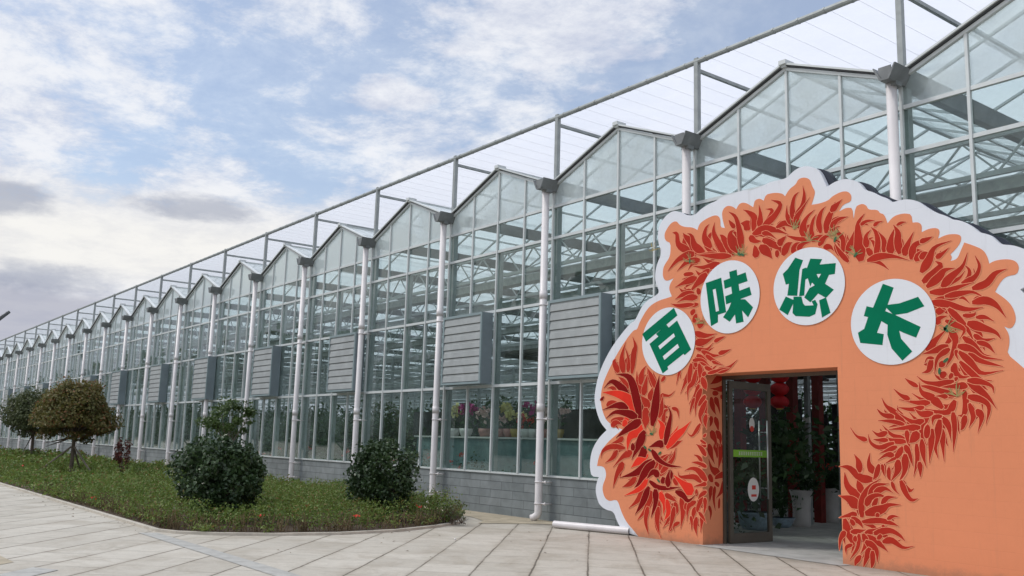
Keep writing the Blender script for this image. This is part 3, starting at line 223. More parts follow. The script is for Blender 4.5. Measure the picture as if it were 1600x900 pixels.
ORANGE=[(-0.888, 0.02), (-1.176, 0.2), (-1.324, 0.385), (-1.416, 0.58), (-1.509, 0.585), (-1.626, 0.555), (-1.728, 0.583), (-1.797, 0.658), (-1.835, 0.805), (-1.722, 0.994), (-1.755, 1.12), (-1.825, 1.169), (-1.981, 1.171), (-1.921, 1.392), (-1.713, 1.606), (-1.312, 1.841), (-1.53, 1.898), (-1.685, 1.967), (-1.79, 2.053), (-1.905, 2.303), (-1.895, 2.599), (-1.719, 2.911), (-1.417, 3.298), (-1.071, 3.627), (-0.963, 3.63), (-0.893, 3.776), (-0.686, 4.012), (-0.45, 4.104), (-0.143, 4.14), (-0.113, 4.148), (-0.18, 4.269), (-0.163, 4.369), (-0.068, 4.467), (-0.25, 4.426), (-0.334, 4.516), (-0.328, 4.666), (-0.282, 4.74), (-0.147, 4.871), (-0.145, 5.105), (-0.268, 5.16), (-0.299, 5.266), (-0.268, 5.342), (-0.145, 5.466), (-0.008, 5.486), (0.067, 5.392), (0.202, 5.333), (0.363, 5.305), (0.479, 5.235), (0.508, 5.314), (0.566, 5.361), (0.722, 5.412), (0.897, 5.431), (0.984, 5.354), (0.982, 5.2), (1.077, 5.169), (1.027, 5.324), (1.015, 5.47), (1.111, 5.546), (1.232, 5.517), (1.319, 5.446), (1.379, 5.533), (1.505, 5.53), (1.663, 5.416), (1.696, 5.525), (1.793, 5.541), (1.872, 5.484), (1.919, 5.577), (2.078, 5.577), (2.226, 5.537), (2.283, 5.477), (2.358, 5.574), (2.49, 5.628), (2.527, 5.702), (2.637, 5.711), (2.744, 5.656), (2.776, 5.538), (2.831, 5.447), (2.806, 5.36), (2.758, 5.249), (2.904, 5.241), (3.06, 5.261), (3.116, 5.309), (3.269, 5.352), (3.386, 5.336), (3.446, 5.256), (3.428, 5.17), (3.295, 5.149), (3.227, 5.056), (3.344, 5.095), (3.451, 5.07), (3.465, 4.894), (3.503, 5.08), (3.605, 5.108), (3.678, 5.065), (3.704, 4.994), (3.851, 4.971), (3.881, 4.914), (3.952, 4.883), (3.995, 4.745), (4.087, 4.833), (4.241, 4.848), (4.353, 4.81), (4.366, 4.691), (4.45, 4.684), (4.5, 4.631), (4.489, 4.534), (4.6, 4.569), (4.716, 4.558), (4.748, 4.502), (4.716, 4.408), (4.844, 4.449), (5.008, 4.425), (5.039, 4.359), (4.986, 4.261), (4.874, 4.17), (4.898, 4.128), (4.869, 4.08), (4.965, 4.092), (5.023, 4.215), (5.069, 4.301), (5.184, 4.244), (5.305, 4.172), (5.357, 4.073), (5.375, 3.976), (5.451, 4.008), (5.6, 4.007), (5.707, 3.966), (5.743, 3.878), (5.708, 3.795), (5.574, 3.786), (5.498, 3.72), (5.429, 3.605), (5.558, 3.496), (5.637, 3.387), (5.671, 3.232), (5.623, 3.139), (5.575, 3.121), (5.515, 3.157), (5.571, 3.055), (5.569, 2.928), (5.532, 2.809), (5.713, 2.633), (6.001, 2.328), (6.316, 1.742), (6.474, 1.099), (6.515, 0.262)]
GLYPH={'hundred': ([[(-0.818, 3.537), (-0.052, 3.938), (0.03, 3.796), (-0.721, 3.392)], [(-0.478, 3.512), (-0.233, 3.662), (-0.157, 3.588), (-0.385, 3.437)], [(-0.634, 3.346), (0.022, 3.708), (0.342, 3.188), (0.198, 3.099), (0.169, 3.123), (-0.201, 2.922), (-0.185, 2.877), (-0.314, 2.81)]], [[(-0.415, 3.292), (-0.052, 3.491), (-0.022, 3.433), (-0.376, 3.233)], [(-0.307, 3.106), (0.037, 3.301), (0.074, 3.238), (-0.269, 3.042)]]), 'taste': ([[(0.67, 4.287), (1.002, 4.338), (1.101, 3.751), (0.929, 3.725), (0.928, 3.601), (0.779, 3.547)], [(1.054, 4.282), (1.506, 4.362), (1.544, 4.214), (1.074, 4.142)], [(1.171, 4.413), (1.325, 4.431), (1.454, 3.564), (1.304, 3.549)], [(1.084, 4.017), (1.582, 4.116), (1.62, 3.983), (1.102, 3.882)], [(1.237, 3.951), (1.354, 3.897), (1.285, 3.7), (1.172, 3.588), (1.037, 3.674), (1.148, 3.795)], [(1.355, 3.938), (1.49, 3.924), (1.645, 3.779), (1.544, 3.628), (1.407, 3.77)]], [[(0.826, 4.154), (0.885, 4.164), (0.955, 3.789), (0.891, 3.778)]]), 'leisurely': ([[(2.457, 4.468), (2.596, 4.409), (2.529, 4.266), (2.478, 3.872), (2.299, 3.897), (2.333, 4.077), (2.275, 4.069), (2.224, 4.244), (2.317, 4.31)], [(2.579, 4.275), (2.65, 4.287), (2.603, 3.864), (2.512, 3.862)], [(2.726, 4.415), (2.93, 4.378), (2.883, 4.303), (3.16, 4.287), (3.138, 4.127), (3.039, 4.126), (2.969, 4.001), (3.114, 3.896), (2.979, 3.788), (2.846, 3.868), (2.707, 3.749), (2.603, 3.835), (2.714, 3.987), (2.673, 4.121), (2.588, 4.092), (2.614, 4.285), (2.663, 4.279)], [(2.271, 3.885), (2.43, 3.808), (2.3, 3.593), (2.147, 3.693)], [(2.413, 3.867), (2.554, 3.852), (2.579, 3.747), (2.613, 3.708), (2.764, 3.698), (2.731, 3.761), (2.793, 3.779), (2.832, 3.706), (2.787, 3.563), (2.685, 3.533), (2.441, 3.565), (2.389, 3.615)], [(2.861, 3.763), (2.979, 3.794), (3.048, 3.559), (2.904, 3.502)]], [[(2.832, 4.161), (2.906, 4.157), (2.864, 4.097)], [(2.749, 4.042), (2.793, 3.998), (2.707, 3.967)]]), 'long': ([[(3.898, 3.89), (4.058, 3.816), (3.961, 3.592), (3.781, 3.207), (3.884, 3.18), (3.858, 3.028), (3.517, 3.082), (3.485, 3.23), (3.586, 3.278), (3.653, 3.44), (3.587, 3.461), (3.635, 3.597), (3.735, 3.567)], [(3.9, 3.584), (4.135, 3.588), (4.409, 3.649), (4.491, 3.512), (4.244, 3.442), (4.042, 3.433)], [(3.845, 3.534), (4.071, 3.43), (4.426, 3.237), (4.356, 3.097), (4.176, 3.177), (3.949, 3.304), (3.73, 3.448)], [(3.95, 3.331), (4.107, 3.25), (4.138, 3.099), (4.292, 2.914), (4.145, 2.797), (3.994, 2.973), (3.937, 3.168)]], [])}
STEMS=[(1.375, 4.683), (2.433, 4.922), (3.156, 4.645), (2.715, 4.696), (3.485, 4.366), (3.137, 4.726), (0.312, 4.714), (0.565, 3.616), (4.769, 3.174), (4.872, 2.299), (-0.582, 1.767), (-0.572, 5.025), (1.44, 4.663)]
CALYX=[(4.75, 2.77), (4.656, 2.631), (-0.735, 1.533), (-0.626, 1.491), (-0.382, 1.442), (-0.41, 0.977), (4.771, 3.199)]
# ------------------------------------------------------------------ mesh helpers
class MB:
    def __init__(s): s.v = []; s.f = []; s.mi = []; s.k = 0
    def add(s, vs, fs):
        b = len(s.v); s.v += [tuple(p) for p in vs]; s.f += [tuple(b+i for i in f) for f in fs]; s.mi += [s.k]*len(fs); return s
    def box(s, x0, x1, y0, y1, z0, z1):
        return s.add([(x0,y0,z0),(x1,y0,z0),(x1,y1,z0),(x0,y1,z0),(x0,y0,z1),(x1,y0,z1),(x1,y1,z1),(x0,y1,z1)],
              [(0,3,2,1),(4,5,6,7),(0,1,5,4),(1,2,6,5),(2,3,7,6),(3,0,4,7)])
    def bar(s, p, q, w, h=None, up=(0, 0, 1)):
        p = Vector(p); q = Vector(q); h = h or w; d = (q-p).normalized(); u = Vector(up)
        if abs(d.dot(u)) > .98: u = Vector((0, 1, 0))
        a = d.cross(u).normalized()*w/2; b = a.cross(d).normalized()*h/2
        vs = [o+sa*a+sb*b for o in (p, q) for sa, sb in ((-1,-1),(1,-1),(1,1),(-1,1))]
        return s.add(vs, [(0,1,2,3),(7,6,5,4),(0,4,5,1),(1,5,6,2),(2,6,7,3),(3,7,4,0)])
    def tube(s, pts, r, n=8, cap=True):
        pts = [Vector(p) for p in pts]; r = r if isinstance(r, (list, tuple)) else [r]*len(pts); b = len(s.v); ref = None
        for i, p in enumerate(pts):
            d = (pts[min(i+1, len(pts)-1)]-pts[max(i-1, 0)]).normalized()
            a = d.orthogonal() if ref is None else ref-d*ref.dot(d)
            a.normalize(); ref = a; c = d.cross(a)
            s.v += [tuple(p+(a*math.cos(t)+c*math.sin(t))*r[i]) for t in [2*math.pi*j/n for j in range(n)]]
        for i in range(len(pts)-1):
            for j in range(n):
                s.f.append((b+i*n+j, b+i*n+(j+1)%n, b+(i+1)*n+(j+1)%n, b+(i+1)*n+j)); s.mi.append(s.k)
        if cap:
            s.f.append(tuple(b+j for j in reversed(range(n)))); s.f.append(tuple(b+(len(pts)-1)*n+j for j in range(n))); s.mi += [s.k]*2
        return s
    def lathe(s, x, y, prof, n=20):
        return s.tube([(x, y, z) for r, z in prof], [max(r, .001) for r, z in prof], n)
    def ball(s, c, r, n=10, m=6, sz=1.):
        return s.tube([(c[0], c[1], c[2]-r*sz*math.cos(math.pi*i/m)) for i in range(m+1)], [max(r*math.sin(math.pi*i/m), .001) for i in range(m+1)], n)
    def poly(s, pts, y0, y1=None, holes=()):   # outline in x, z; front face at y0, back face at y1
        loops = [[Vector((x, z, 0)) for x, z in l] for l in [pts]+list(holes)]
        tri = geometry.tessellate_polygon(loops); flat = [p for l in loops for p in l]
        def tri_n(t): a, b, c = (flat[i] for i in t); return (b-a).cross(c-a).z
        fr = [tuple(t) if tri_n(t) > 0 else tuple(reversed(t)) for t in tri]      # normal towards -y
        s.add([(p.x, y0, p.y) for p in flat], fr)
        if y1 is not None:
            s.add([(p.x, y1, p.y) for p in flat], [tuple(reversed(t)) for t in fr])
            for l in loops:
                n = len(l); vs = [(p.x, y0, p.y) for p in l]+[(p.x, y1, p.y) for p in l]
                ar = sum(l[i].x*l[(i+1) % n].y-l[(i+1) % n].x*l[i].y for i in range(n)); fs = [(i, (i+1) % n, n+(i+1) % n, n+i) for i in range(n)]
                if ar > 0: fs = [tuple(reversed(f)) for f in fs]
                s.add(vs, fs)
        return s
    def build(s, name, mats, parent=None, smooth=False):
        me = bpy.data.meshes.new(name); me.from_pydata(s.v, [], s.f)
        mats = mats if isinstance(mats, (list, tuple)) else [mats]
        for m in mats: me.materials.append(M[m])
        if len(mats) > 1: me.polygons.foreach_set('material_index', s.mi)
        if smooth: me.polygons.foreach_set('use_smooth', [True]*len(s.f))
        me.update(); o = bpy.data.objects.new(name, me); COL.objects.link(o); o.parent = parent; return o
def tag(o, label=None, cat=None, group=None, kind=None):
    for k, v in (('label', label), ('category', cat), ('group', group), ('kind', kind)):
        if v: o[k] = v
    return o
def empty(name, loc=(0, 0, 0), rz=0):
    o = bpy.data.objects.new(name, None); o.location = loc; o.rotation_euler = (0, 0, rz); COL.objects.link(o); o.empty_display_size = .2; return o
def copy_tree(o, parent=None):
    c = o.copy(); COL.objects.link(c); c.parent = parent
    for ch in list(o.children): copy_tree(ch, c)
    return c
def leafcloud(name, pts, size, mats, parent=None, up=.35, aspect=.55, out=None, matidx=None):
    """many small folded leaves, one at each point"""
    pts = np.asarray(pts, float); n = len(pts); size = np.broadcast_to(np.asarray(size, float), (n,))[:, None]*RNG.uniform(.65, 1.25, (n, 1))
    nr = RNG.normal(size=(n, 3))+np.array([0, 0, up]); 
    if out is not None: nr += np.asarray(out)*1.1
    nr /= np.linalg.norm(nr, axis=1)[:, None]
    a = np.cross(nr, RNG.normal(size=(n, 3))); a /= np.linalg.norm(a, axis=1)[:, None]; b = np.cross(nr, a)
    v = np.stack([pts-a*size*.5, pts+b*size*aspect*.5+nr*size*.08, pts+a*size*.5-nr*size*.05, pts-b*size*aspect*.5+nr*size*.08], 1).reshape(-1, 3)
    me = bpy.data.meshes.new(name); me.vertices.add(4*n); me.vertices.foreach_set('co', v.ravel())
    me.loops.add(4*n); me.loops.foreach_set('vertex_index', np.arange(4*n)); me.polygons.add(n)
    me.polygons.foreach_set('loop_start', np.arange(n)*4); me.polygons.foreach_set('loop_total', np.full(n, 4))
    mats = mats if isinstance(mats, (list, tuple)) else [mats]
    for m in mats: me.materials.append(M[m])
    if matidx is not None: me.polygons.foreach_set('material_index', np.asarray(matidx, dtype=np.int32))
    me.update(calc_edges=True); o = bpy.data.objects.new(name, me); COL.objects.link(o); o.parent = parent; return o

# ------------------------------------------------------------------ ground
def sheet(name, pts, z, m, y=None):
    b = MB(); loops = [[Vector((x, yy, 0)) for x, yy in pts]]
    tri = geometry.tessellate_polygon(loops)
    def up(t): a, b_, c = (loops[0][i] for i in t); return (b_-a).cross(c-a).z > 0
    b.add([(x, yy, z) for x, yy in pts], [tuple(t) if up(t) else tuple(reversed(t)) for t in tri]); o = b.build(name, m); o['kind'] = 'structure'; return o
sheet('ground', [(-900, -900), (900, -900), (900, 900), (-900, 900)], -.03, 'field')
sheet('plaza_paving', [(-160, -70), (60, -70), (60, 0), (-160, 0)], 0., 'pave')
BED = [(-46, -7.62), (-4.35, -7.62), (-3.95, -7.45), (-3.5, -6.95), (-3.15, -6.2), (-2.97, -5.2), (-3.1, -4.1), (-3.6, -2.95), (-4.05, -2.25), (-4.75, -1.6), (-5.9, -1.0), (-46, -1.0)]
b = MB(); n_ = len(BED)
cen = Vector((-20, -4.3, 0))
rim = []
for i, (x, y) in enumerate(BED):
    p0 = Vector(BED[i-1]); p1 = Vector((x, y)); p2 = Vector(BED[(i+1) % n_])
    d = ((p1-p0).normalized()+(p2-p1).normalized()).normalized(); nn = Vector((d.y, -d.x)); rim.append((x+nn.x*.09, y+nn.y*.09))
vs = [(x, y, z) for z in (0., .04) for x, y in rim]+[(x, y, .04) for x, y in BED]+[(x, y, .0) for x, y in BED]
fs = []
for k in range(3):
    for i in range(n_): j = (i+1) % n_; fs.append((k*n_+i, k*n_+j, (k+1)*n_+j, (k+1)*n_+i))
b.add(vs, fs).build('kerb', 'kerb')['kind'] = 'structure'
sheet('bed_soil', BED, .035, 'soil')
sheet('concrete_apron', [(-46, -.98), (-5.3, -.98), (-4.4, -1.32), (-3.95, -1.75), (-3.4, -.62), (-2.9, -.3), (-2.9, 0), (-46, 0)], .008, 'apron')
sheet('stone_strip', [(-4.2, -8.0), (-4.1, -7.74), (14, -7.66), (14, -7.93)], .005, 'strip')
sheet('cross_strip', [(-.75, -10.1), (-.42, -9.9), (4.3, -14.2), (4.0, -14.45)], .006, 'strip')
sheet('tan_patch', [(-3.2, -10.3), (-1.3, -10.2), (1.8, -13.2), (-1.0, -14.5)], .004, 'apron')
sheet('greenhouse_floor', [(-96, .2), (16, .2), (16, 48), (-96, 48)], .004, 'floor')
sheet('threshold', [(.5, -.62), (3.25, -.75), (3.25, .21), (.5, .21)], .006, 'floor')

# ------------------------------------------------------------------ greenhouse
GH = tag(empty('greenhouse', (0, 0, 0)), 'long glass greenhouse with a row of steep gables and white rainwater pipes', 'greenhouse')
K0, K1 = -24, 3
XL, XR = 4*K0, 4*K1+4
ZG, ZP = 7.08, 7.84
DO0, DO1 = .55, 3.16
b = MB(); b.box(XL, DO0-.01, 0, .2, 0, .875); b.box(DO1+.01, XR, 0, .2, 0, .875); b.build('base_wall', 'brick', GH)
b = MB(); b.box(XL, DO0-.01, -.03, .1, .875, .915); b.box(DO1+.01, XR, -.03, .1, .875, .915); b.build('sill', 'alu', GH)
def zs(x): t = (x % 4); return ZG+(ZP-ZG)*(1-abs(t-2)/2)
for k in range(K1, K0-1, -1):
    x0 = 4*k; b = MB(); door = (k == 0)
    for i in range(4):
        x = x0+i; zt = zs(x)-.03 if i else ZG-.15
        zb = 2.83 if (door and i) else .915
        b.box(x-.022, x+.022, -.045, .012, zb, zt)
    for z in (4.50, 5.88, 6.57): b.box(x0+.023, x0+3.977, -.03, .03, z-.03, z+.03)
    b.box(x0+.023, x0+3.977, -.03, .03, 2.80-.03, 2.80+.03)
    for sx in (1, -1):   # raking bars of the gable
        xa, xb = (x0+.1, x0+2) if sx > 0 else (x0+3.9, x0+2)
        b.bar((xa, -.02, ZG-.03), (xb, -.02, ZP-.04), .07, .05)
        b.k = 1; b.bar((xa, -.045, ZG+.018), (xb, -.045, ZP+.010), .09, .016); b.k = 0
        b.bar((xa, -.05, ZG+.045), (xb, -.05, ZP+.04), .14, .03)
    b.box(x0+1.93, x0+2.07, -.14, .1, ZP+.02, ZP+.09)
    f = b.build('wall_bay', ['alu', 'black'], GH)
    g = MB()
    zbot = 2.83 if door else .915
    cells = []
    for i in range(4):
        xa, xb = x0+i, x0+i+1
        for za, zb in ((.915, 2.77), (2.83, 4.47), (4.53, 5.85), (5.91, 6.54)):
            if door and za < 1 and i < 4: continue
            rx = random.gauss(0, .005)*(zb-za); ry = random.gauss(0, .005)
            g.add([(xa+.02, ry, za), (xb-.02, -ry, za), (xb-.02, -ry+rx, zb), (xa+.02, ry+rx, zb)], [(0, 1, 2, 3)])
    g.build('pane', 'glass', f)
    g = MB()
    for i in range(4):
        xa, xb = x0+i, x0+i+1; zA = zs(xa) if i else ZG; zB = zs(xb) if i < 3 else ZG
        g.add([(xa+.02, 0, 6.6), (xb-.02, 0, 6.6), (xb-.02, 0, zB-.03), (xa+.02, 0, zA-.03)], [(0, 1, 2, 3)])
    g.build('gable_pane', 'gable', f)
    if door:
        for xa, xb in ((.02, .53), (3.18, 3.98)): MB().add([(xa, 0, .915), (xb, 0, .915), (xb, 0, 2.77), (xa, 0, 2.77)], [(0, 1, 2, 3)]).build('side_pane', 'glass', f)
    # roof slopes: rafters and glass
    r = MB(); Y1 = 48
    for sx in (1, -1):
        xa, xb = (x0+.12, x0+2) if sx > 0 else (x0+3.88, x0+2)
        for j in range(0, 49 if k > -9 else 0, 1 if k > -4 else 2): r.bar((xa, j+.5, ZG+.02), (xb, j+.5, ZP), .045, .04)
        r.bar(((xa+xb)/2, .0, (ZG+ZP)/2), ((xa+xb)/2, Y1, (ZG+ZP)/2), .05, .04)
    r.box(x0+1.95, x0+2.05, -.1, Y1, ZP-.02, ZP+.05)
    ro = r.build('roof_slope', 'alu', GH)
    g = MB(); g.add([(x0+.12, -.08, ZG+.05), (x0+1.95, -.08, ZP+.02), (x0+1.95, Y1, ZP+.02), (x0+.12, Y1, ZG+.05)], [(0, 1, 2, 3)])
    g.add([(x0+2.05, -.08, ZP+.02), (x0+3.88, -.08, ZG+.05), (x0+3.88, Y1, ZG+.05), (x0+2.05, Y1, ZP+.02)], [(0, 1, 2, 3)]); g.build('roof_glass', 'roof', ro)
# columns, pipes, gutters, shading frame: one of each, copied along the facade
col = MB().box(-.06, .06, .04, .17, 0, 6.9).build('column', 'galv', GH)
mid = MB().box(-.05, .05, .04, .13, .2, 5.86).build('intermediate_post', 'galv', GH)
b = MB(); b.tube([(-.03, -.22, 6.9), (-.03, -.22, .18), (-.04, -.235, .12), (-.09, -.28, .07), (-.14, -.31, .05)], [.078, .078, .078, .075, .075], 14)
for z in (2.2, 4.55): b.tube([(-.03, -.22, z), (-.03, -.22, z+.16)], .086, 14)
pipe = b.build('downpipe', 'pvc', GH, True)
for z in (.35, .78, 2.05, 4.42):
    b = MB(); b.tube([(-.03, -.22, z-.012), (-.03, -.22, z+.012)], .09, 14); b.tube([(.05, -.22, z), (.13, -.18, z), (.13, -.0, z)], .014, 6); b.ball((.13, -.185, z), .03, 8, 4)
    b.build('pipe_bracket', 'pvc', pipe, True)
b = MB(); 
prof = [(-.16, ZG+.03), (-.18, ZG+.03), (-.12, ZG-.10), (-.07, ZG-.19), (.07, ZG-.19), (.12, ZG-.10), (.18, ZG+.03), (.16, ZG+.03), (.09, ZG-.09), (.05, ZG-.16), (-.05, ZG-.16), (-.09, ZG-.09)]
n = len(prof); b.add([(x, -.46, z) for x, z in prof]+[(x, 48, z) for x, z in prof], [(i, n+i, n+(i+1) % n, (i+1) % n) for i in range(n)]+[tuple(range(n))])
b.box(-.10, .10, -.44, -.425, ZG-.17, ZG+.02); b.box(-.085, .085, -.29, -.14, ZG-.24, ZG-.17)
gut = b.build('gutter', 'galv_dark', GH)
post = MB().box(-.045, .045, .0, .09, ZG-.05, 8.66).build('shade_post', 'galv', GH)
b = MB(); b.box(-.03, .03, .09, 47, 8.40, 8.46)
for y in (12, 24, 36): b.box(-.04, .04, y, y+.08, ZG, 8.4)
strt = b.build('shade_stretcher', 'galv', GH)
protos = [col, pipe, gut, post, strt]
first = {o: True for o in protos+[mid]}
for k in range(K1+1, K0-1, -1):
    for o in protos:
        c = o if first[o] else copy_tree(o, GH); first[o] = False; c.location.x = 4*k
    if k > K0:
        c = mid if first[mid] else copy_tree(mid, GH); first[mid] = False; c.location.x = 4*k-2
        if k == 1: c.location.y = 30
b = MB(); b.tube([(XL, .045, 8.60), (XR, .045, 8.60)], .05, 10)
for i in range(int((XR-XL)/.5)): x = XL+.5*i+.2; b.tube([(x, .045, 8.60), (x+.03, .045, 8.60)], .058, 8)
b.build('shade_rail', 'galv', GH)
b = MB().add([(XL, .06, 8.63), (XR, .06, 8.63), (XR, 48, 8.63), (XL, 48, 8.63)], [(0, 1, 2, 3)]); net = b.build('shade_net', 'net', GH)
b = MB()
for i in range(int((XR-XL)/.5)):
    x = XL+.5*i+.25
    if x > -40: b.bar((x, .05, 8.615), (x, 48, 8.615), .004, .003)
b.build('net_wire', 'wire', net)
# lattice trusses and folded screens, running along the building inside
for j in range(0, 12):
    y = 4*j+.35 if j else 1.9; b = MB(); b.box(XL, XR, y-.035, y+.035, 6.44, 6.52); b.box(XL, XR, y-.035, y+.035, 5.84, 5.92)
    if j < 8:
        i = 0; x = XR
        while x > (XL if j < 4 else -50):
            za, zb = (5.9, 6.46) if i % 2 else (6.46, 5.9); b.bar((x, y, za), (x-.55, y, zb), .03); x -= .55; i += 1
    b.k = 1; b.box(XL, XR, y+.10, y+.42, 5.62, 5.80)
    b.build('lattice_truss', ['truss', 'screen'], GH)
icol = MB().box(-.06, .06, -.06, .06, 0, 5.9).build('interior_column', 'galv', GH); fst = True
for y in (4.3, 12.3, 20.3, 28.3, 36.3):
    for i in range(0, 14):
        c = icol if fst else copy_tree(icol, GH); fst = False; c.location = (8-8*i+.0, y, 0)
b = MB()   # rafter braces and hanging pipework under the roof
for i in range(0, 26):
    x = XR-4*i
    for j in (1, 3): b.bar((x-.1, 4*j+.4, 6.5), (x-2, 4*j+2.3, ZP-.1), .035); b.bar((x-2, 4*j+2.3, ZP-.1), (x-3.9, 4*j+.4, 6.5), .035)
b.build('roof_brace', 'truss', GH)
b = MB()
for i in range(24): b.bar((XL, 3+1.9*i, 5.3+.25*math.sin(i*2.1)), (XR, 3+1.9*i, 5.3+.25*math.sin(i*2.1)), .02)
for i in range(9): b.bar((XL, 6+4*i, 4.2), (XR, 6+4*i, 4.2), .045)
for i in range(11): b.bar((XL, 5+3.3*i, 3.3+.2*math.cos(i*1.7)), (XR, 5+3.3*i, 3.3+.2*math.cos(i*1.7)), .035)
b.build('hanging_pipe', 'truss', GH)
b = MB()  # rear and end walls
for i in range(int(XR-XL)+1): b.box(XL+i-.02, XL+i+.02, 48, 48.05, .9, 7.0)
for z in (.9, 2.8, 4.5, 5.88, 7.0): b.box(XL, XR, 48.055, 48.1, z-.03, z+.03)
rw = b.build('rear_wall', 'alu', GH)
MB().add([(XL, 48.03, .9), (XR, 48.03, .9), (XR, 48.03, 7.0), (XL, 48.03, 7.0)], [(0, 1, 2, 3)]).build('rear_glass', 'glass', rw)
MB().box(XL, XR, 48, 48.2, 0, .85).build('rear_base_wall', 'brick', GH)
# exhaust louvres on the facade
b = MB(); LX0, LX1, LZ0, LZ1, LY = -3.70, -2.10, 2.84, 4.46, -.35
b.k = 0; b.box(LX0, LX1, LY+.02, -.05, LZ1-.02, LZ1); b.box(LX0, LX1, LY+.02, -.05, LZ0, LZ0+.02); b.box(LX0, LX0+.02, LY+.02, -.05, LZ0+.02, LZ1-.02); b.box(LX1-.02, LX1, LY+.02, -.05, LZ0+.02, LZ1-.02)
b.box(LX0+.02, LX1-.02, -.08, -.06, LZ0+.02, LZ1-.02)
b.k = 1; b.box(LX0, LX0+.055, LY-.01, LY+.02, LZ0, LZ1); b.box(LX1-.055, LX1, LY-.01, LY+.02, LZ0, LZ1); b.box(LX0+.055, LX1-.055, LY-.01, LY+.02, LZ1-.06, LZ1); b.box(LX0+.055, LX1-.055, LY-.01, LY+.02, LZ0, LZ0+.05)
lou = b.build('exhaust_louvre', ['louvre_side', 'louvre_frame'], GH)
b = MB(); zz_ = LZ0+.05; ns = 8; hgt = (LZ1-.06-zz_)/ns
for i in range(ns):
    z = zz_+i*hgt; xs = (LX0+.056, LX1-.056)
    b.add([(xs[0], LY-.004, z+.016), (xs[1], LY-.004, z+.016), (xs[1], LY+.006, z+hgt*.72), (xs[0], LY+.006, z+hgt*.72), (xs[1], LY+.012, z+hgt*.75), (xs[0], LY+.012, z+hgt*.75), (xs[1], LY+.016, z+hgt), (xs[0], LY+.016, z+hgt), (xs[0], LY+.05, z), (xs[1], LY+.05, z)],
          [(0, 1, 2, 3), (3, 2, 4, 5), (5, 4, 6, 7), (0, 8, 9, 1)])
    b.box(xs[0], xs[1], LY+.051, LY+.055, z, z+hgt)
b.build('slats', 'louvre', lou)
for i, x in enumerate((0, -3.95, -10, -15.7, -21.7, -27.4, -33.7, -39.5, -45.5, -51.5, -57.5, -63.5, -69.5, -75.5)):
    c = lou if i == 0 else copy_tree(lou, GH); c.location.x = x

# ------------------------------------------------------------------ door
dr = MB(); dr.box(.552, .60, -.01, .06, 0, 2.80); dr.box(.60, 3.11, -.01, .06, 2.70, 2.80); dr.box(3.11, 3.158, -.01, .06, 0, 2.80)
dr.build('door_frame', 'bronze', GH)
b = MB(); DX0, DX1 = .605, .65
for y0, y1, z0, z1 in ((.08, .17, .01, 2.69), (1.10, 1.19, .01, 2.69), (.17, 1.10, .01, .17), (.17, 1.10, 2.56, 2.69)): b.box(DX0, DX1, y0, y1, z0, z1)
door = b.build('door', 'bronze', GH)
MB().add([(.628, .17, .17), (.628, 1.10, .17), (.628, 1.10, 2.56), (.628, .17, 2.56)], [(0, 1, 2, 3)]).build('door_glass', 'doorglass', door)
b = MB()
for sx in (1, -1):
    x = .628+sx*.085; b.tube([(x, 1.0, .72), (x, 1.0, 2.05)], .014, 8)
    for z in (.9, 1.85): b.tube([(.628+sx*.01, 1.0, z), (x, 1.0, z)], .01, 6)
b.build('handle', 'steel', door, True)
b = MB(); b.box(.632, .638, .19, 1.08, 1.42, 1.54); b.k = 1
for i in range(11):
    y = .33+.058*i; s_ = .02
    for (a, c, d, e) in ((0, 2*s_, .9, 1.1), (0, 2*s_, 0, .18), (.8*s_, 1.2*s_, 0, 1.1), (0, 2*s_, .45, .6)): b.box(.6385, .6395, y+a, y+c, 1.453+.05*d, 1.453+.05*e)
b.build('sign_strip', ['sign', 'paper'], door)
b = MB(); b.add([(.640, .70+.15*math.cos(t), .88+.2*math.sin(t)) for t in [i*math.pi/12 for i in range(24)]], [tuple(range(24))]); b.k = 1; b.box(.641, .642, .64, .78, .76, .80)
b.k = 1; b.box(.641, .642, .66, .76, .88, .95); b.build('round_sticker', ['paper', 'flower'], door)
b = MB(); b.add([(.640, .68+.075*math.cos(t), 1.98+.11*math.sin(t)) for t in [i*math.pi/8 for i in range(16)]], [tuple(range(16))]); b.k = 1; b.add([(.641, .68+.055*math.cos(t), 1.90+.05*math.sin(t)) for t in [i*math.pi/8 for i in range(16)]], [tuple(range(16))]); b.build('small_sticker', ['paper', 'flower'], door)

# ------------------------------------------------------------------ painted entrance board
EB = tag(empty('entrance_board', (1.85, -.5, 0)), 'big orange cut-out entrance wall painted with red chillies, with a doorway', 'entrance board')
EBI = Matrix.Translation((-1.85, .5, 0))
def eb(b, name, mats, parent=None, smooth=False):
    o = b.build(name, mats, parent or EB, smooth); 
    if parent is None: o.matrix_parent_inverse = EBI
    return o
def soften(pts, it=2):      # round the traced outline, keeping its sharp notches
    for _ in range(it):
        n = len(pts); o = [pts[0]]
        for i in range(1, n-1):
            a, c, e = Vector(pts[i-1]), Vector(pts[i]), Vector(pts[i+1]); u, v = c-a, e-c
            if u.length < 1e-6 or v.length < 1e-6: continue
            if u.angle(v) > R(62) and _ == 0: o += [tuple(c), tuple(c)]
            elif u.angle(v) > R(75): o.append(tuple(c))
            else: o += [tuple(c-u*.25), tuple(c+v*.25)]
        o.append(pts[-1]); q = [o[0]]
        for p in o[1:]:
            if (Vector(p)-Vector(q[-1])).length > 1e-4: q.append(p)
        pts = q
    return pts
BOARD = soften(BOARD); ORANGE = soften(ORANGE)
def withdoor(pts, a, c, top):
    pts = list(pts); pts[0] = (pts[0][0], 0.); xr = pts[-1][0]; pts[-1] = (xr, max(pts[-1][1], .0)); 
    if pts[-1][1] > 0: pts.append((xr, 0.))
    return pts+[(c, 0.), (c, top), (a, top), (a, 0.)]
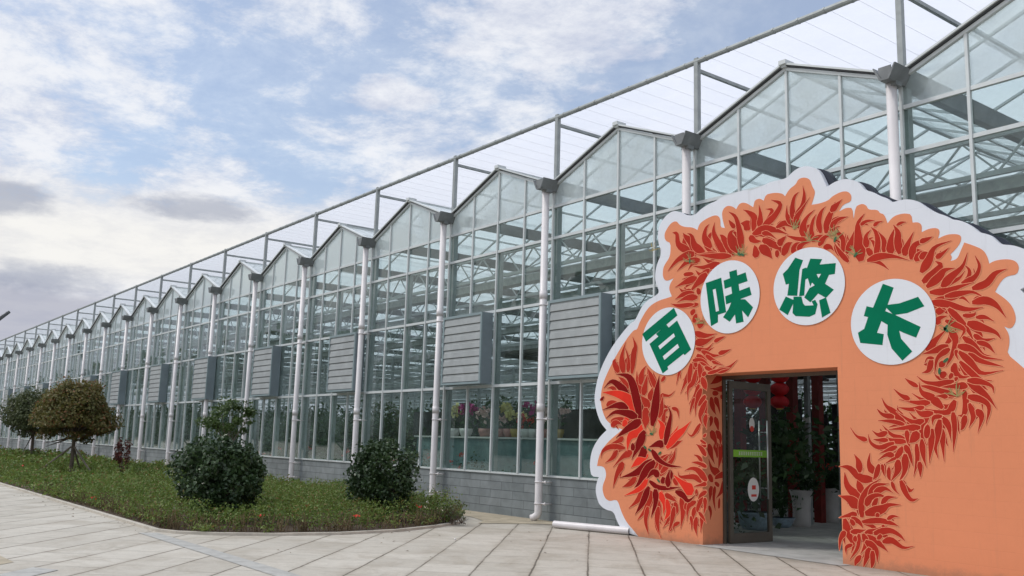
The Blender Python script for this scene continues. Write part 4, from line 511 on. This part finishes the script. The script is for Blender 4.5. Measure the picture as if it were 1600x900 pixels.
eb(MB().poly(withdoor(BOARD, .555, 3.145, 2.775), -.50, -.42), 'front_panel', 'white')
back = [(x+.13, z-.05) for x, z in BOARD]; back[0] = (-.55, 0.)
eb(MB().poly(withdoor(back, .555, 3.145, 2.775), -.418, -.31), 'back_panel', 'navy')
eb(MB().poly(withdoor(ORANGE, .556, 3.144, 2.774), -.5035, -.5002), 'orange_field', 'orange')
b = MB(); b.box(.556, .57, -.5035, -.012, 0, 2.775); b.box(3.13, 3.144, -.5035, -.012, 0, 2.775); b.box(.57, 3.13, -.5035, -.012, 2.76, 2.774)
eb(b, 'doorway_lining', 'orange')
def chilli(b, pts, wd, side, idx, jamb=False):
    P_ = [Vector((x, z)) for x, z in pts]; N = 11
    def cr(t):
        n = len(P_)-1; s_ = t*n; i = min(int(s_), n-1); u = s_-i
        if n == 1: return P_[0].lerp(P_[1], t)
        p0 = P_[i-1] if i > 0 else P_[0]*2-P_[1]; p3 = P_[i+2] if i+2 <= n else P_[n]*2-P_[n-1]; p1, p2 = P_[i], P_[i+1]
        return .5*((2*p1)+(p2-p0)*u+(2*p0-5*p1+4*p2-p3)*u*u+(3*p1-3*p2+p3-p0)*u**3)
    blunt = len(pts) == 2
    for lay, (grow, mi) in enumerate(((.0075, 0), (0., side))):
        L = []; Rr = []
        for j in range(N+1):
            t = j/N; c = cr(t); d = (cr(min(t+.02, 1))-cr(max(t-.02, 0))); d.normalize(); nn = Vector((-d.y, d.x))
            if blunt: hw = wd/2*math.sqrt(max(0, 1-(2*t-1)**2))**.7
            else: hw = wd*.56*min(1., .55+t*3.2)*max(0., 1-max(0., (t-.2)/.8)**1.35)**1.05*(1+.13*math.sin(idx*1.7+t*6))
            if not blunt: hw = max(hw, .0085*(1.15-t**6))
            if j == 0: c = c-d*(wd*.18+grow); hw *= .75 if not blunt else 1
            if j == N: c = c+d*grow*1.2
            hw += grow*(.9 if j < N else .25)+.0015
            L.append(c+nn*hw); Rr.append(c-nn*hw)
        b.k = mi; off = idx*.00001+lay*.000005
        if jamb: vs = [(.5725+off, p.x, p.y) for p in L+Rr]
        else: vs = [(p.x, -.5045-off, p.y) for p in L+Rr]
        n = N+1; fs = [(j, j+1, n+j+1, n+j) for j in range(N)]
        b.add(vs, [f if not jamb else tuple(reversed(f)) for f in fs])
CM = ['line', 'red', 'bright', 'dark']
def parse(s):
    for c in s.split(';'):
        q = c.split(' '); yield {'r': 1, 'b': 2, 'd': 3}[q[0]], float(q[1]), [tuple(float(a) for a in p.split(',')) for p in q[2:]]
b = MB(); ALL = list(parse(CHILI)); FILL = []
rr_ = random.Random(3)
for c, wd, pts in ALL:
    if len(pts) < 3: continue
    for sg in (1, -1):
        if rr_.random() < .5: continue
        a = sg*R(rr_.uniform(12, 24)); ca, sa = math.cos(a), math.sin(a); k = rr_.uniform(.5, .68); x0, z0 = pts[0]
        FILL.append((1 if c == 1 or rr_.random() < .6 else c, wd*.85, [(x0+k*(ca*(x-x0)-sa*(z-z0)), z0+k*(sa*(x-x0)+ca*(z-z0))) for x, z in pts]))
rr_.shuffle(FILL)
for i, (c, wd, pts) in enumerate(FILL+ALL): chilli(b, pts, wd*(.95 if i < len(FILL) else 1.03), c, i)
eb(b, 'chilli_painting', CM)
b = MB()
for i, (c, wd, pts) in enumerate(parse(CHILI_JAMB)): chilli(b, pts, wd, c, i, True)
eb(b, 'doorway_chilli_painting', CM)
for (x, z) in STEMS:
    b = MB()
    for i in range(9):
        a = random.uniform(-.9, .9)+random.choice((.6, 2.4)); l = random.uniform(.08, .2); yy = -.5135-.0001*i
        p = Vector((x, yy, z)); q = p+Vector((math.cos(a)*l, 0, math.sin(a)*l)); m_ = (p+q)/2+Vector((0, 0, random.uniform(-.03, .03)))
        for u, v_ in ((p, m_), (m_, q)):
            d = (v_-u).normalized(); nn = Vector((-d.z, 0, d.x))*.006; b.add([u+nn, u-nn, v_-nn*.7, v_+nn*.7], [(0, 1, 2, 3)])
    eb(b, 'painted_stems', 'stem')
for (x, z) in CALYX+STEMS[::2]:
    a0 = random.uniform(0, 6)
    eb(MB().add([(x+(.045*math.cos(a0)*math.cos(t)-.02*math.sin(a0)*math.sin(t)), -.5145, z+(.045*math.sin(a0)*math.cos(t)+.02*math.cos(a0)*math.sin(t))) for t in [i*math.pi/6 for i in range(12)]], [tuple(range(12))]), 'painted_calyx', 'calyx')
for (cx, cz, rx, rz), g in zip(((-.196, 3.366, .625, .59), (1.165, 4.00, .612, .602), (2.672, 4.000, .628, .592), (4.008, 3.345, .632, .597)), ('hundred', 'taste', 'leisurely', 'long')):
    c = [(cx+rx*math.cos(t), cz+rz*math.sin(t)) for t in [i*math.pi/32 for i in range(64)]]
    o = eb(MB().poly(c, -.5160, -.5145), 'disc', 'disc')
    b = MB()
    for i, p in enumerate(GLYPH[g][0]): b.poly(p, -.5180-.0003*i, -.5161)
    b.k = 1
    for p in GLYPH[g][1]: b.poly(p, -.5215, -.5200)
    b.build('character', ['green', 'disc'], o)

# ------------------------------------------------------------------ inside the entrance
def pot_plant(name, loc, prof, pm, label, cat, leaves, lm, size, spread, h, group=None, flowers=None, rim=True):
    t = tag(empty(name, loc), label, cat, group)
    b = MB(); b.lathe(0, 0, prof+[(prof[-1][0]-.02, prof[-1][1]), (prof[-1][0]-.03, prof[-1][1]-.05), (.01, prof[-1][1]-.05)], 24); b.build('pot', pm, t, True)
    z0 = prof[-1][1]; st = MB(); pts = []
    for i in range(12):
        a = random.uniform(0, 6.28); e = random.uniform(.2, 1) * spread; zt = z0+h*random.uniform(.4, 1)
        st.tube([(0, 0, z0-.05), (e*.4*math.cos(a), e*.4*math.sin(a), z0+(zt-z0)*.6), (e*math.cos(a), e*math.sin(a), zt)], [.012, .008, .004], 5)
        for j in range(leaves//12): u = random.uniform(.35, 1.05); pts.append((e*u*math.cos(a)+random.gauss(0, size*.8), e*u*math.sin(a)+random.gauss(0, size*.8), z0+(zt-z0)*u+random.gauss(0, size*.7)))
    st.build('stem', 'leaf_in', t); leafcloud('leaves', pts, size, lm, t, .4, .35)
    if flowers: leafcloud('flowers', [(random.gauss(0, spread*.4), random.gauss(0, spread*.4), z0+h*random.uniform(.8, 1.1)) for _ in range(60)], .07, flowers, t)
    return t
TALL = [(.18, 0), (.185, .1), (.18, .35), (.20, .6), (.24, .72), (.25, .75)]
def gp(x, y, z=0.): return P(2, z, x, y)
p = gp(1253, 823); pot_plant('potted_plant', p, TALL, 'pot_white', 'tall white pot with a broad dark plant, in the middle of the doorway', 'potted plant', 260, 'leaf_in', .16, .6, .7)
p = gp(1300, 816); pot_plant('potted_plant', p, TALL, 'pot_white', 'tall white pot with red flowers, cut by the right doorway edge', 'potted plant', 220, 'leaf_in', .14, .5, .5, None, 'flower')
p = gp(1222, 824); pot_plant('potted_plant', p, [(.14, 0), (.2, .06), (.25, .17), (.27, .2)], 'pot_blue', 'low pale blue bowl planter just right of the glass door', 'planter bowl', 160, 'leaf_in', .10, .35, .9)
p = P(1, 2.9, 1180, 836); p.z = 0; pot_plant('potted_plant', p, [(.24, 0), (.3, .1), (.33, .3), (.35, .34)], 'pot_blue', 'large pale teal glazed planter seen through the glass door', 'planter bowl', 200, 'leaf_in', .10, .4, 1.0)
def at(Y, x, y): return P(1, Y, x, y)
for i, (x, Y, lab) in enumerate(((1157, 4.0, 'dark red post seen through the left half of the glass door'), (1196, 5.6, 'dark red post behind the door handles'), (1239, 5.0, 'dark red post right of the hanging lanterns'), (1279, 6.0, 'dark red post near the right doorway edge'))):
    q = at(Y, x, 700); o = MB().box(q.x-.09, q.x+.09, Y-.09, Y+.09, 0, 3.55).build('red_post', 'redwood'); tag(o, lab, 'post', 'dark red posts inside the entrance')
q = at(5.3, 1263, 700); b = MB(); b.box(q.x-.05, q.x+.05, 5.25, 5.35, 0, 5.85); cp = tag(b.build('steel_post', 'galv'), 'grey steel post with a small white switch box in the doorway', 'post'); qb = at(5.2, 1261, 656)
MB().box(qb.x-.09, qb.x+.06, 5.18, 5.245, qb.z-.06, qb.z+.06).build('switch_box', 'paper', cp)
def lantern(Y, x, y, label):
    q = at(Y, x, y); t = tag(empty('red_lantern', (q.x, Y, q.z)), label, 'lantern', 'red lanterns hanging inside the entrance')
    b = MB(); n = 16
    prof = [(.07+.12*max(0., math.sin(math.pi*i/8))**.7, -.13+.26*i/8) for i in range(9)]; b.lathe(0, 0, prof, n); b.build('lantern_shade', 'lantern', t, True)
    b = MB(); b.lathe(0, 0, [(.065, .13), (.065, .15)], 12); b.lathe(0, 0, [(.065, -.15), (.065, -.13)], 12); b.build('trim_ring', 'gold', t)
    return t
for x, Y, w_ in ((1218, 3.2, 'clear of the door'), (1176, 3.0, 'seen through the door glass')):
    for j, y in enumerate((588, 608, 628)):
        lantern(Y, x, y, ['top', 'middle', 'lowest'][j]+' red lantern of the string of three '+w_)
    q = at(Y, x, 583); tag(MB().tube([(q.x, Y, q.z+.13), (q.x, Y, 3.49)], .008, 5).build('lantern_cord', 'redwood'), 'thin cord holding the lanterns '+w_, 'cord')
# unseen timber roof, added to keep the entrance dark, and planting behind it
PG = tag(empty('added_pergola', (-2, 4, 0)), 'dark timber roof added to shade the space behind the doorway', 'added_pergola')
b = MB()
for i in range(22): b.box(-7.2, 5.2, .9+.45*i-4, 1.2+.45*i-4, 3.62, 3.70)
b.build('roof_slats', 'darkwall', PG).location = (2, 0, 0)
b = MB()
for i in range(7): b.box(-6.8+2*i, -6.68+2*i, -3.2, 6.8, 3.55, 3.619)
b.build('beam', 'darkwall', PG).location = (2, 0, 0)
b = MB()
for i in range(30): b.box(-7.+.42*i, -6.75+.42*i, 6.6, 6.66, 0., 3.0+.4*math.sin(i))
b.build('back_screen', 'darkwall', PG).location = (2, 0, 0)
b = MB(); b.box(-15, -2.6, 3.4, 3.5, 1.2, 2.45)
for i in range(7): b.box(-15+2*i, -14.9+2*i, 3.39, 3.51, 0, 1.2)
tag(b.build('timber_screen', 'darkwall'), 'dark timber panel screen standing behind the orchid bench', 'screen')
def bushmass(name, boxes, dens, size, m, label, cat=None, kind='stuff'):
    P_ = []
    for x0, x1, y0, y1, z0, z1, k in boxes:
        n = int(dens*k*(x1-x0)*(y1-y0)); c = max(4, int((x1-x0)*(y1-y0)*1.2)); ce = RNG.uniform((x0, y0, z0), (x1, y1, z1), (c, 3))
        ce[:, 2] = z0+(z1-z0)*RNG.beta(1.3, 1.3, c); P_.append(ce[RNG.integers(0, c, n)]+RNG.normal(size=(n, 3))*np.array([.35, .35, .3]))
    P_ = np.vstack(P_); P_[:, 2] = np.maximum(P_[:, 2], .02); P_[:, 1] = np.maximum(P_[:, 1], .3); return tag(leafcloud(name, P_, size, m), label, cat or name.replace('_', ' '), None, kind)
bushmass('indoor_planting', [(-9, 3.4, 8., 9.5, 0, 2.6, 2.2), (-4.8, -2.7, 6.4, 7.6, 0, 1.9, 1.8), (-2.6, 0, 7.4, 8.2, .2, 2.2, 1.8), (-24, 3.4, 11, 14, 0, 3.2, 1.4), (-90, -24, 12, 16, 0, 3.2, .7), (-3.6, .1, 1.7, 3.1, 0, 2.2, 2.), (-30, -11.5, 2.2, 4.2, 0, 2.5, 2.), (-60, -30, 2.5, 5., 0, 2.7, 1.), (-96, -60, 2.5, 6., 0, 2.7, .5), (.2, 2.6, 6.2, 7.6, 0, 2.0, 1.5), (4.2, 8, 1.5, 4, 0, 2., 1.), (-30, -11, 3, 9, 0, 2.4, .5), (-90, -30, 3, 12, 0, 2.6, .16), (-60, 3, 14, 22, 0, 3.4, .25)], 160, .20, 'leaf_in', 'mass of green plants growing inside the greenhouse')
bushmass('low_flower_hedge', [(-26, 0.2, .4, .85, .2, .95, 1.)], 700, .07, 'leaf_in', 'low green hedge close behind the glass wall')
fl = [(random.uniform(-24, -.5), random.uniform(.35, .6), random.uniform(.75, 1.25)) for _ in range(34)]
fp = [(x+random.gauss(0, .03), y+random.gauss(0, .03), z+random.gauss(0, .03)) for x, y, z in fl for _ in range(14)]
tag(leafcloud('red_flowers', fp, .06, 'flower'), 'scattered red blooms above the indoor hedge', 'flowers', None, 'stuff')
# bench with orchids behind the glass
BN = tag(empty('planter_bench', (-6, 1.1, 0)), 'blue-grey block bench with a pale ledge, behind the lower glass', 'bench')
b = MB().box(-4.9, 3.9, -.05, .35, .0, 1.64); b.build('bench_wall', 'bench', BN); MB().box(-4.95, 3.95, -.12, .42, 1.64, 1.68).build('ledge', 'ledge', BN)
orch = [(710, 'f_yel', 640, 'pot_white', .6, 'cream orchid, leftmost pot on the ledge'), (728, 'f_mag', 637, 'pot_white', 1., 'magenta orchid in a wide white bowl'), (758, 'f_pale', 645, 'pot_pink', 1., 'pale orchid in a wide pink pot between two glazing bars'),
        (783, 'f_pale', 655, 'pot_pink', .7, 'pale orchid in a pink pot left of the tall cream orchid'), (796, 'f_yel', 638, 'pot_pink', .7, 'tall cream yellow orchid in a pink pot'), (806, 'f_yel', 648, 'pot_yellow', .5, 'cream orchid in a small yellow pot'),
        (823, 'flower', 657, 'pot_white', 1., 'red flower in a white bowl left of the downpipe'), (834, 'f_mag', 636, 'pot_white', .5, 'magenta orchid half behind the downpipe'), (852, 'f_pale', 645, 'pot_pink', .6, 'pale orchid in a pink pot right of the downpipe'), (872, 'f_pale', 643, 'pot_yellow', .5, 'pale pink orchid in a yellow pot, rightmost of the ledge')]
for px, fm, fy, pm, sc_, lab in orch:
    q = at(1.18, px, 678); f_ = at(1.18, px, fy); t = tag(empty('orchid', (q.x, 1.18, 1.68)), lab, 'orchid', 'potted orchids on the ledge'); hh = f_.z-1.68
    b = MB(); r0 = .10+.07*sc_; b.lathe(0, 0, [(r0*.7, 0), (r0, .12), (r0*1.02, .2), (r0*.9, .2), (r0*.85, .16), (.01, .16)], 16); b.build('pot', pm, t, True)
    b = MB(); pts = []
    for i in range(4):
        a = random.uniform(0, 6.28); ex, ey = .22*math.cos(a), .1*math.sin(a); b.tube([(0, 0, .16), (ex*.3, ey*.3, hh*.7), (ex, ey, hh)], .008, 5)
        pts += [(ex*(.5+.9*j/12)+random.gauss(0, .05), ey+random.gauss(0, .04), hh*(.8+.25*math.sin(j/5))+random.gauss(0, .05)) for j in range(14)]
    b.build('stem', 'leaf_young', t); leafcloud('flowers', pts, .12, fm, t, 0, .9); leafcloud('leaves', [(random.gauss(0, .1), random.gauss(0, .07), .24+random.random()*.15) for _ in range(16)], .22, 'leaf_in', t, .5, .3)

# ------------------------------------------------------------------ planting in front of the facade
def bush(name, loc, rx, ry, h, z0, n, size, lm, label, cat, clumps=70, stems=10, trunk=None, flat=1., group=None, thick=.03, dome=False):
    t = tag(empty(name, loc), label, cat, group); c0 = np.array([0, 0, z0+(h-z0)/2]); rad = np.array([rx, ry, (h-z0)/2])
    if dome: c0[2] = z0+.28*(h-z0)
    d = RNG.normal(size=(clumps, 3)); d[:, 2] = d[:, 2]*flat
    if dome: d[:, 2] = np.where(RNG.random(clumps) < .75, np.abs(d[:, 2]), d[:, 2])
    d /= np.linalg.norm(d, axis=1)[:, None]
    ce = d*RNG.uniform(.25, 1., (clumps, 1))**.42*RNG.uniform(.84, 1.06, (clumps, 1))
    k = RNG.integers(0, clumps, n); off = RNG.normal(size=(n, 3)); off /= np.linalg.norm(off, axis=1)[:, None]; off *= RNG.uniform(.3, 1, (n, 1))**.5*RNG.uniform(.13, .32, clumps)[k][:, None]
    pp = ce[k]+off*np.array([1, 1, .8 if flat < 1 else 1]); out = pp/np.linalg.norm(pp, axis=1)[:, None]
    if dome: rad = rad*1.44; pp[:, 2] = np.where(pp[:, 2] < 0, pp[:, 2]*.4, pp[:, 2]); rad[0] /= 1.44; rad[1] /= 1.44
    pts = pp*rad+c0; pts = pts[pts[:, 2] > .03]; out = out[:len(pts)]
    b = MB(); zb = z0 if trunk is None else trunk
    if trunk is not None: b.tube([(0, 0, 0), (.02, .01, trunk*.5), (0, 0, trunk)], [thick*1.2, thick, thick*.9], 8)
    idx = list(range(clumps)); random.shuffle(idx)
    for i in idx[:stems]:
        q = Vector(ce[i]*rad+c0); st = Vector((0, 0, zb)) if trunk is not None else Vector((random.uniform(-.15, .15), random.uniform(-.15, .15), 0)); m_ = st.lerp(q, .45)+Vector((0, 0, .08*h if trunk is None else -.02))
        b.tube([st, m_, q], [thick*.55, thick*.38, thick*.12], 5)
    b.build('trunk' if trunk is not None else 'stems', 'bark', t); leafcloud('crown' if trunk is not None else 'foliage', pts, size, lm, t, .3, .55, out[:len(pts)]); return t
def where(x, ybase, z, ytop, xl, xr):
    q = gp(x, ybase, z); d = (Vector((q.x, q.y))-Vector((CAMP.x, CAMP.y))).length; k = FL/d
    zt = P(1, q.y, x, ytop).z; return Vector((q.x, q.y, .03)), (xr-xl)/2/k/1.02*(d/((q-CAMP).length)), zt
# two dense round camellias
q, r_, zt = where(340, 792, .3, 668, 265, 412); q.x -= .3+.15; q.y += .35-.18
bush('camellia_bush', q+Vector((0, 0, 0)), r_*.95, r_*.92, zt*.90, .1, 16500, .085, 'leaf_dark', 'larger round dark green camellia bush, left of the smaller one', 'bush', 170, 16)
q, r_, zt = where(592, 792, .3, 690, 537, 642); q.x -= .3+.02; q.y += .25-.02
bush('camellia_bush', q, r_*1.08, r_*1.0, zt*1.0, .12, 9500, .08, 'leaf_dark', 'smaller round dark green bush near the bed end, before a white downpipe', 'bush', 130, 14)
# taller light green sapling behind the larger bush
q = gp(352, 745, .3); q.z = .03; zt = P(1, q.y, 358, 622).z
bush('young_tree', q, .95, .9, zt, zt*.5, 2600, .10, 'leaf_young', 'light green young tree rising behind the larger camellia bush', 'tree', 34, 14, zt*.4)
# umbrella-crowned trees with props
q, r_, zt = where(110, 737, .25, 600, 38, 172)
zc = P(1, q.y, 105, 690).z
t1 = bush('round_crown_tree', q, r_*.84, r_*.84, zt, zc, 26000, .095, 'leaf_bronze', 'round tree with a bronze-green umbrella crown, propped by wooden stakes', 'tree', 190, 26, zc+.15, 1., None, .06, True)
b = MB()
for a in (.5, 2.6, 4.6): b.tube([(1.15*math.cos(a), 1.15*math.sin(a), 0), (.05*math.cos(a), .05*math.sin(a), zc*.85)], .03, 6)
b.build('stake', 'stake', t1)
q, r_, zt = where(48, 715, .25, 612, 5, 92); zc = P(1, q.y, 45, 680).z
t2 = bush('round_crown_tree', q, r_*1.0, r_*1.0, zt, zc*.95, 16000, .11, 'leaf_olive', 'olive green umbrella tree at the far left, behind the bronze one', 'tree', 120, 22, zc+.1, 1., None, .07, True)
q, r_, zt = where(190, 737, .3, 680, 176, 205)
bush('maroon_shrub', q, r_*.9, r_*.9, zt, .15, 700, .09, 'leaf_red', 'slim maroon-leaved shrub between the round tree and the big bush', 'shrub', 26, 14)
q = gp(714, 808, .15); q.z = .03
bush('twiggy_shrub', q, .36, .3, .46, .08, 150, .06, 'leaf_olive', 'small sparse twiggy shrub at the right tip of the bed', 'shrub', 22, 16, None, 1., None, .014)
# ground cover
def inside(x, y):
    r_ = np.zeros(len(x), bool); n = len(BED); j = n-1
    for i in range(n):
        xi, yi = BED[i]; xj, yj = BED[j]; c = ((yi > y) != (yj > y)) & (x < (xj-xi)*(y-yi)/(yj-yi+1e-9)+xi); r_ ^= c; j = i
    return r_
def edgedist(x, y):
    d = np.full(len(x), 1e9)
    for i in range(len(BED)):
        a = np.array(BED[i-1]); c = np.array(BED[i]); ab = c-a; t_ = np.clip(((x-a[0])*ab[0]+(y-a[1])*ab[1])/(ab@ab), 0, 1); d = np.minimum(d, np.hypot(x-a[0]-t_*ab[0], y-a[1]-t_*ab[1]))
    return d
def hgt_(x, y):
    return .34+.10*np.sin(x*.9+2+y)*np.sin(y*1.3+x*.5)+.05*np.sin(x*1.9+y*.7)*np.cos(y*2.3-x*.4)+.035*np.sin(x*5.1+1)*np.sin(y*4.7)+.03*np.sin(x*11.3)*np.sin(y*9.1)
PT = []; SZ = []
for xa, xb, pd, per, sz in ((-12, -2.9, 34, 40, .050), (-24, -12, 16, 30, .080), (-46, -24, 7, 20, .15)):
    n = int((xb-xa)*6.65*pd); x = RNG.uniform(xa, xb, n); y = RNG.uniform(-7.6, -1., n); k = inside(x, y); x, y = x[k], y[k]; n = len(x)
    ed = edgedist(x, y); h = hgt_(x, y)*RNG.uniform(.62, 1.35, n)*np.clip(.45+ed*2.0, 0, 1.05); wid = RNG.uniform(.05, .12, n)
    i = np.repeat(np.arange(n), per); m = len(i); u = RNG.beta(2.2, 1.1, m)
    lx = x[i]+RNG.normal(size=m)*wid[i]*(.35+.8*u); ly = y[i]+RNG.normal(size=m)*wid[i]*(.35+.8*u); lz = .04+h[i]*u+RNG.normal(size=m)*.012
    PT.append(np.stack([lx, ly, np.maximum(lz, .045)], 1)); SZ.append(np.full(m, sz))
gc = tag(leafcloud('ground_cover', np.vstack(PT), np.concatenate(SZ), 'leaf_bed', None, .5, .45), 'low azalea ground cover filling the bed along the greenhouse', 'ground cover', None, 'stuff')
b = MB(); bp = []
for i in range(900):   # brown stems showing along the bed's front edge
    t_ = random.random()
    x, y = random.uniform(-14, -4.3), -7.55+random.random()*.35
    if t_ > .6: u = random.random(); i0 = random.randint(1, 8); x = BED[i0][0]*(1-u)+BED[i0+1][0]*u-.06-random.random()*.3; y = BED[i0][1]*(1-u)+BED[i0+1][1]*u+.05
    h = random.uniform(.12, .3); b.bar((x, y, .035), (x+random.gauss(0, .05), y+random.gauss(0, .05), .035+h), .008)
    if i % 2: bp += [(x+random.gauss(0, .03), y+random.gauss(0, .03), random.uniform(.05, .2)) for _ in range(3)]
st = b.build('bare_stems', 'dry', gc)
leafcloud('dry_leaves', bp, .05, 'dry', gc)
for px, py, lb in ((37, 727, 'red bloom at the far left, below the olive tree'), (146, 740, 'red bloom right of the foot of the propped round tree'), (184, 763, 'red bloom in front of the maroon shrub'), (232, 764, 'red bloom just left of the larger camellia bush'),
        (145, 778, 'brightest red bloom near the front kerb, below the round tree'), (655, 793, 'red bloom right of the smaller dark bush'), (408, 806, 'red bloom at the right foot of the larger camellia bush'), (481, 790, 'red bloom midway between the two dark bushes'),
        (558, 807, 'red bloom at the left foot of the smaller dark bush'), (100, 745, 'red bloom left of the foot of the propped round tree')):
    q = gp(px, py, .33); dd = (q-CAMP).length; t_ = tag(empty('azalea_flower', q), lb, 'flower', 'red blooms scattered in the bed')
    leafcloud('petals', [(random.gauss(0, .025), random.gauss(0, .025), random.gauss(0, .015)) for _ in range(7)], .042 if dd < 25 else .08, 'flower', t_, .6, .8)
# path and second bed far left
sheet('far_path', [(-60, -9), (-46.2, -9), (-46.2, -.99), (-60, -.99)], .006, 'kerb')
PT = RNG.uniform((-95, -8, .05), (-60, -1, .42), (9000, 3)); tag(leafcloud('far_ground_cover', PT, .22, 'leaf_bed'), 'ground cover beyond the crossing path', 'ground cover', None, 'stuff')

# ------------------------------------------------------------------ small things
a_, c_ = P(2, .07, 866, 819), P(2, .07, 975, 829); d_ = (c_-a_).normalized()
b = MB(); b.tube([a_, c_+d_*.12], .066, 16, False); b.tube([c_+d_*.12, a_], .056, 16, False); tag(b.build('loose_pipe', 'pvc', None, True), 'loose white plastic pipe lying at the foot of the wall by the board', 'pipe')
LT = []
for i in range(60):
    x = RNG.uniform(-16, 1.5); y = -7.75-abs(RNG.normal())*.25 if x < -4.4 else RNG.uniform(-7.5, -.9)
    if x > -4.4 or x < -4.4: LT.append((x, y, .012))
tag(leafcloud('fallen_leaves', LT, .05, 'dry', None, 6., .5), 'scattered dry leaves on the paving beside the bed', 'fallen leaves', None, 'stuff')
q = gp(711, 844); tag(MB().ball((q.x, q.y, .018), .018, 7, 4).build('paper_scrap', 'paper'), 'tiny white scrap lying on a paving joint', 'litter')
q0 = P(0, -60, -12, 506); q1 = P(0, -60, 15, 487)
b = MB(); b.tube([q0-(q1-q0)*1.5-Vector((0, 0, 3)), q0, q1], [.22, .16, .10], 8)
for u in (.2, .45, .7): p_ = q0.lerp(q1, u); b.tube([p_, p_+Vector((0, .1, .25))], .03, 5)
b.tube([q0-(q1-q0)*1.5-Vector((0, 0, 3)), Vector((-60, (q0-(q1-q0)*1.5).y, 0))], [.22, .28], 8)
tag(b.build('boom_arm', 'black'), 'dark slanting boom arm tip against the sky at the far left', 'boom arm')
# wood on the other side of the plaza, seen only mirrored in the glass
n = 26000; x = RNG.uniform(-420, -70, n); P_ = np.stack([x, RNG.uniform(-75, -55, n), RNG.beta(1.1, 1.2, n)*(17+3*np.sin(x*.07)+2.5*np.sin(x*.23)+1.5*np.sin(x*.6))], 1)
tag(leafcloud('distant_wood', P_, 2.4, 'leaf_olive', None, .2, .8), 'wood across the plaza, mirrored in the far glass', 'trees', None, 'stuff')
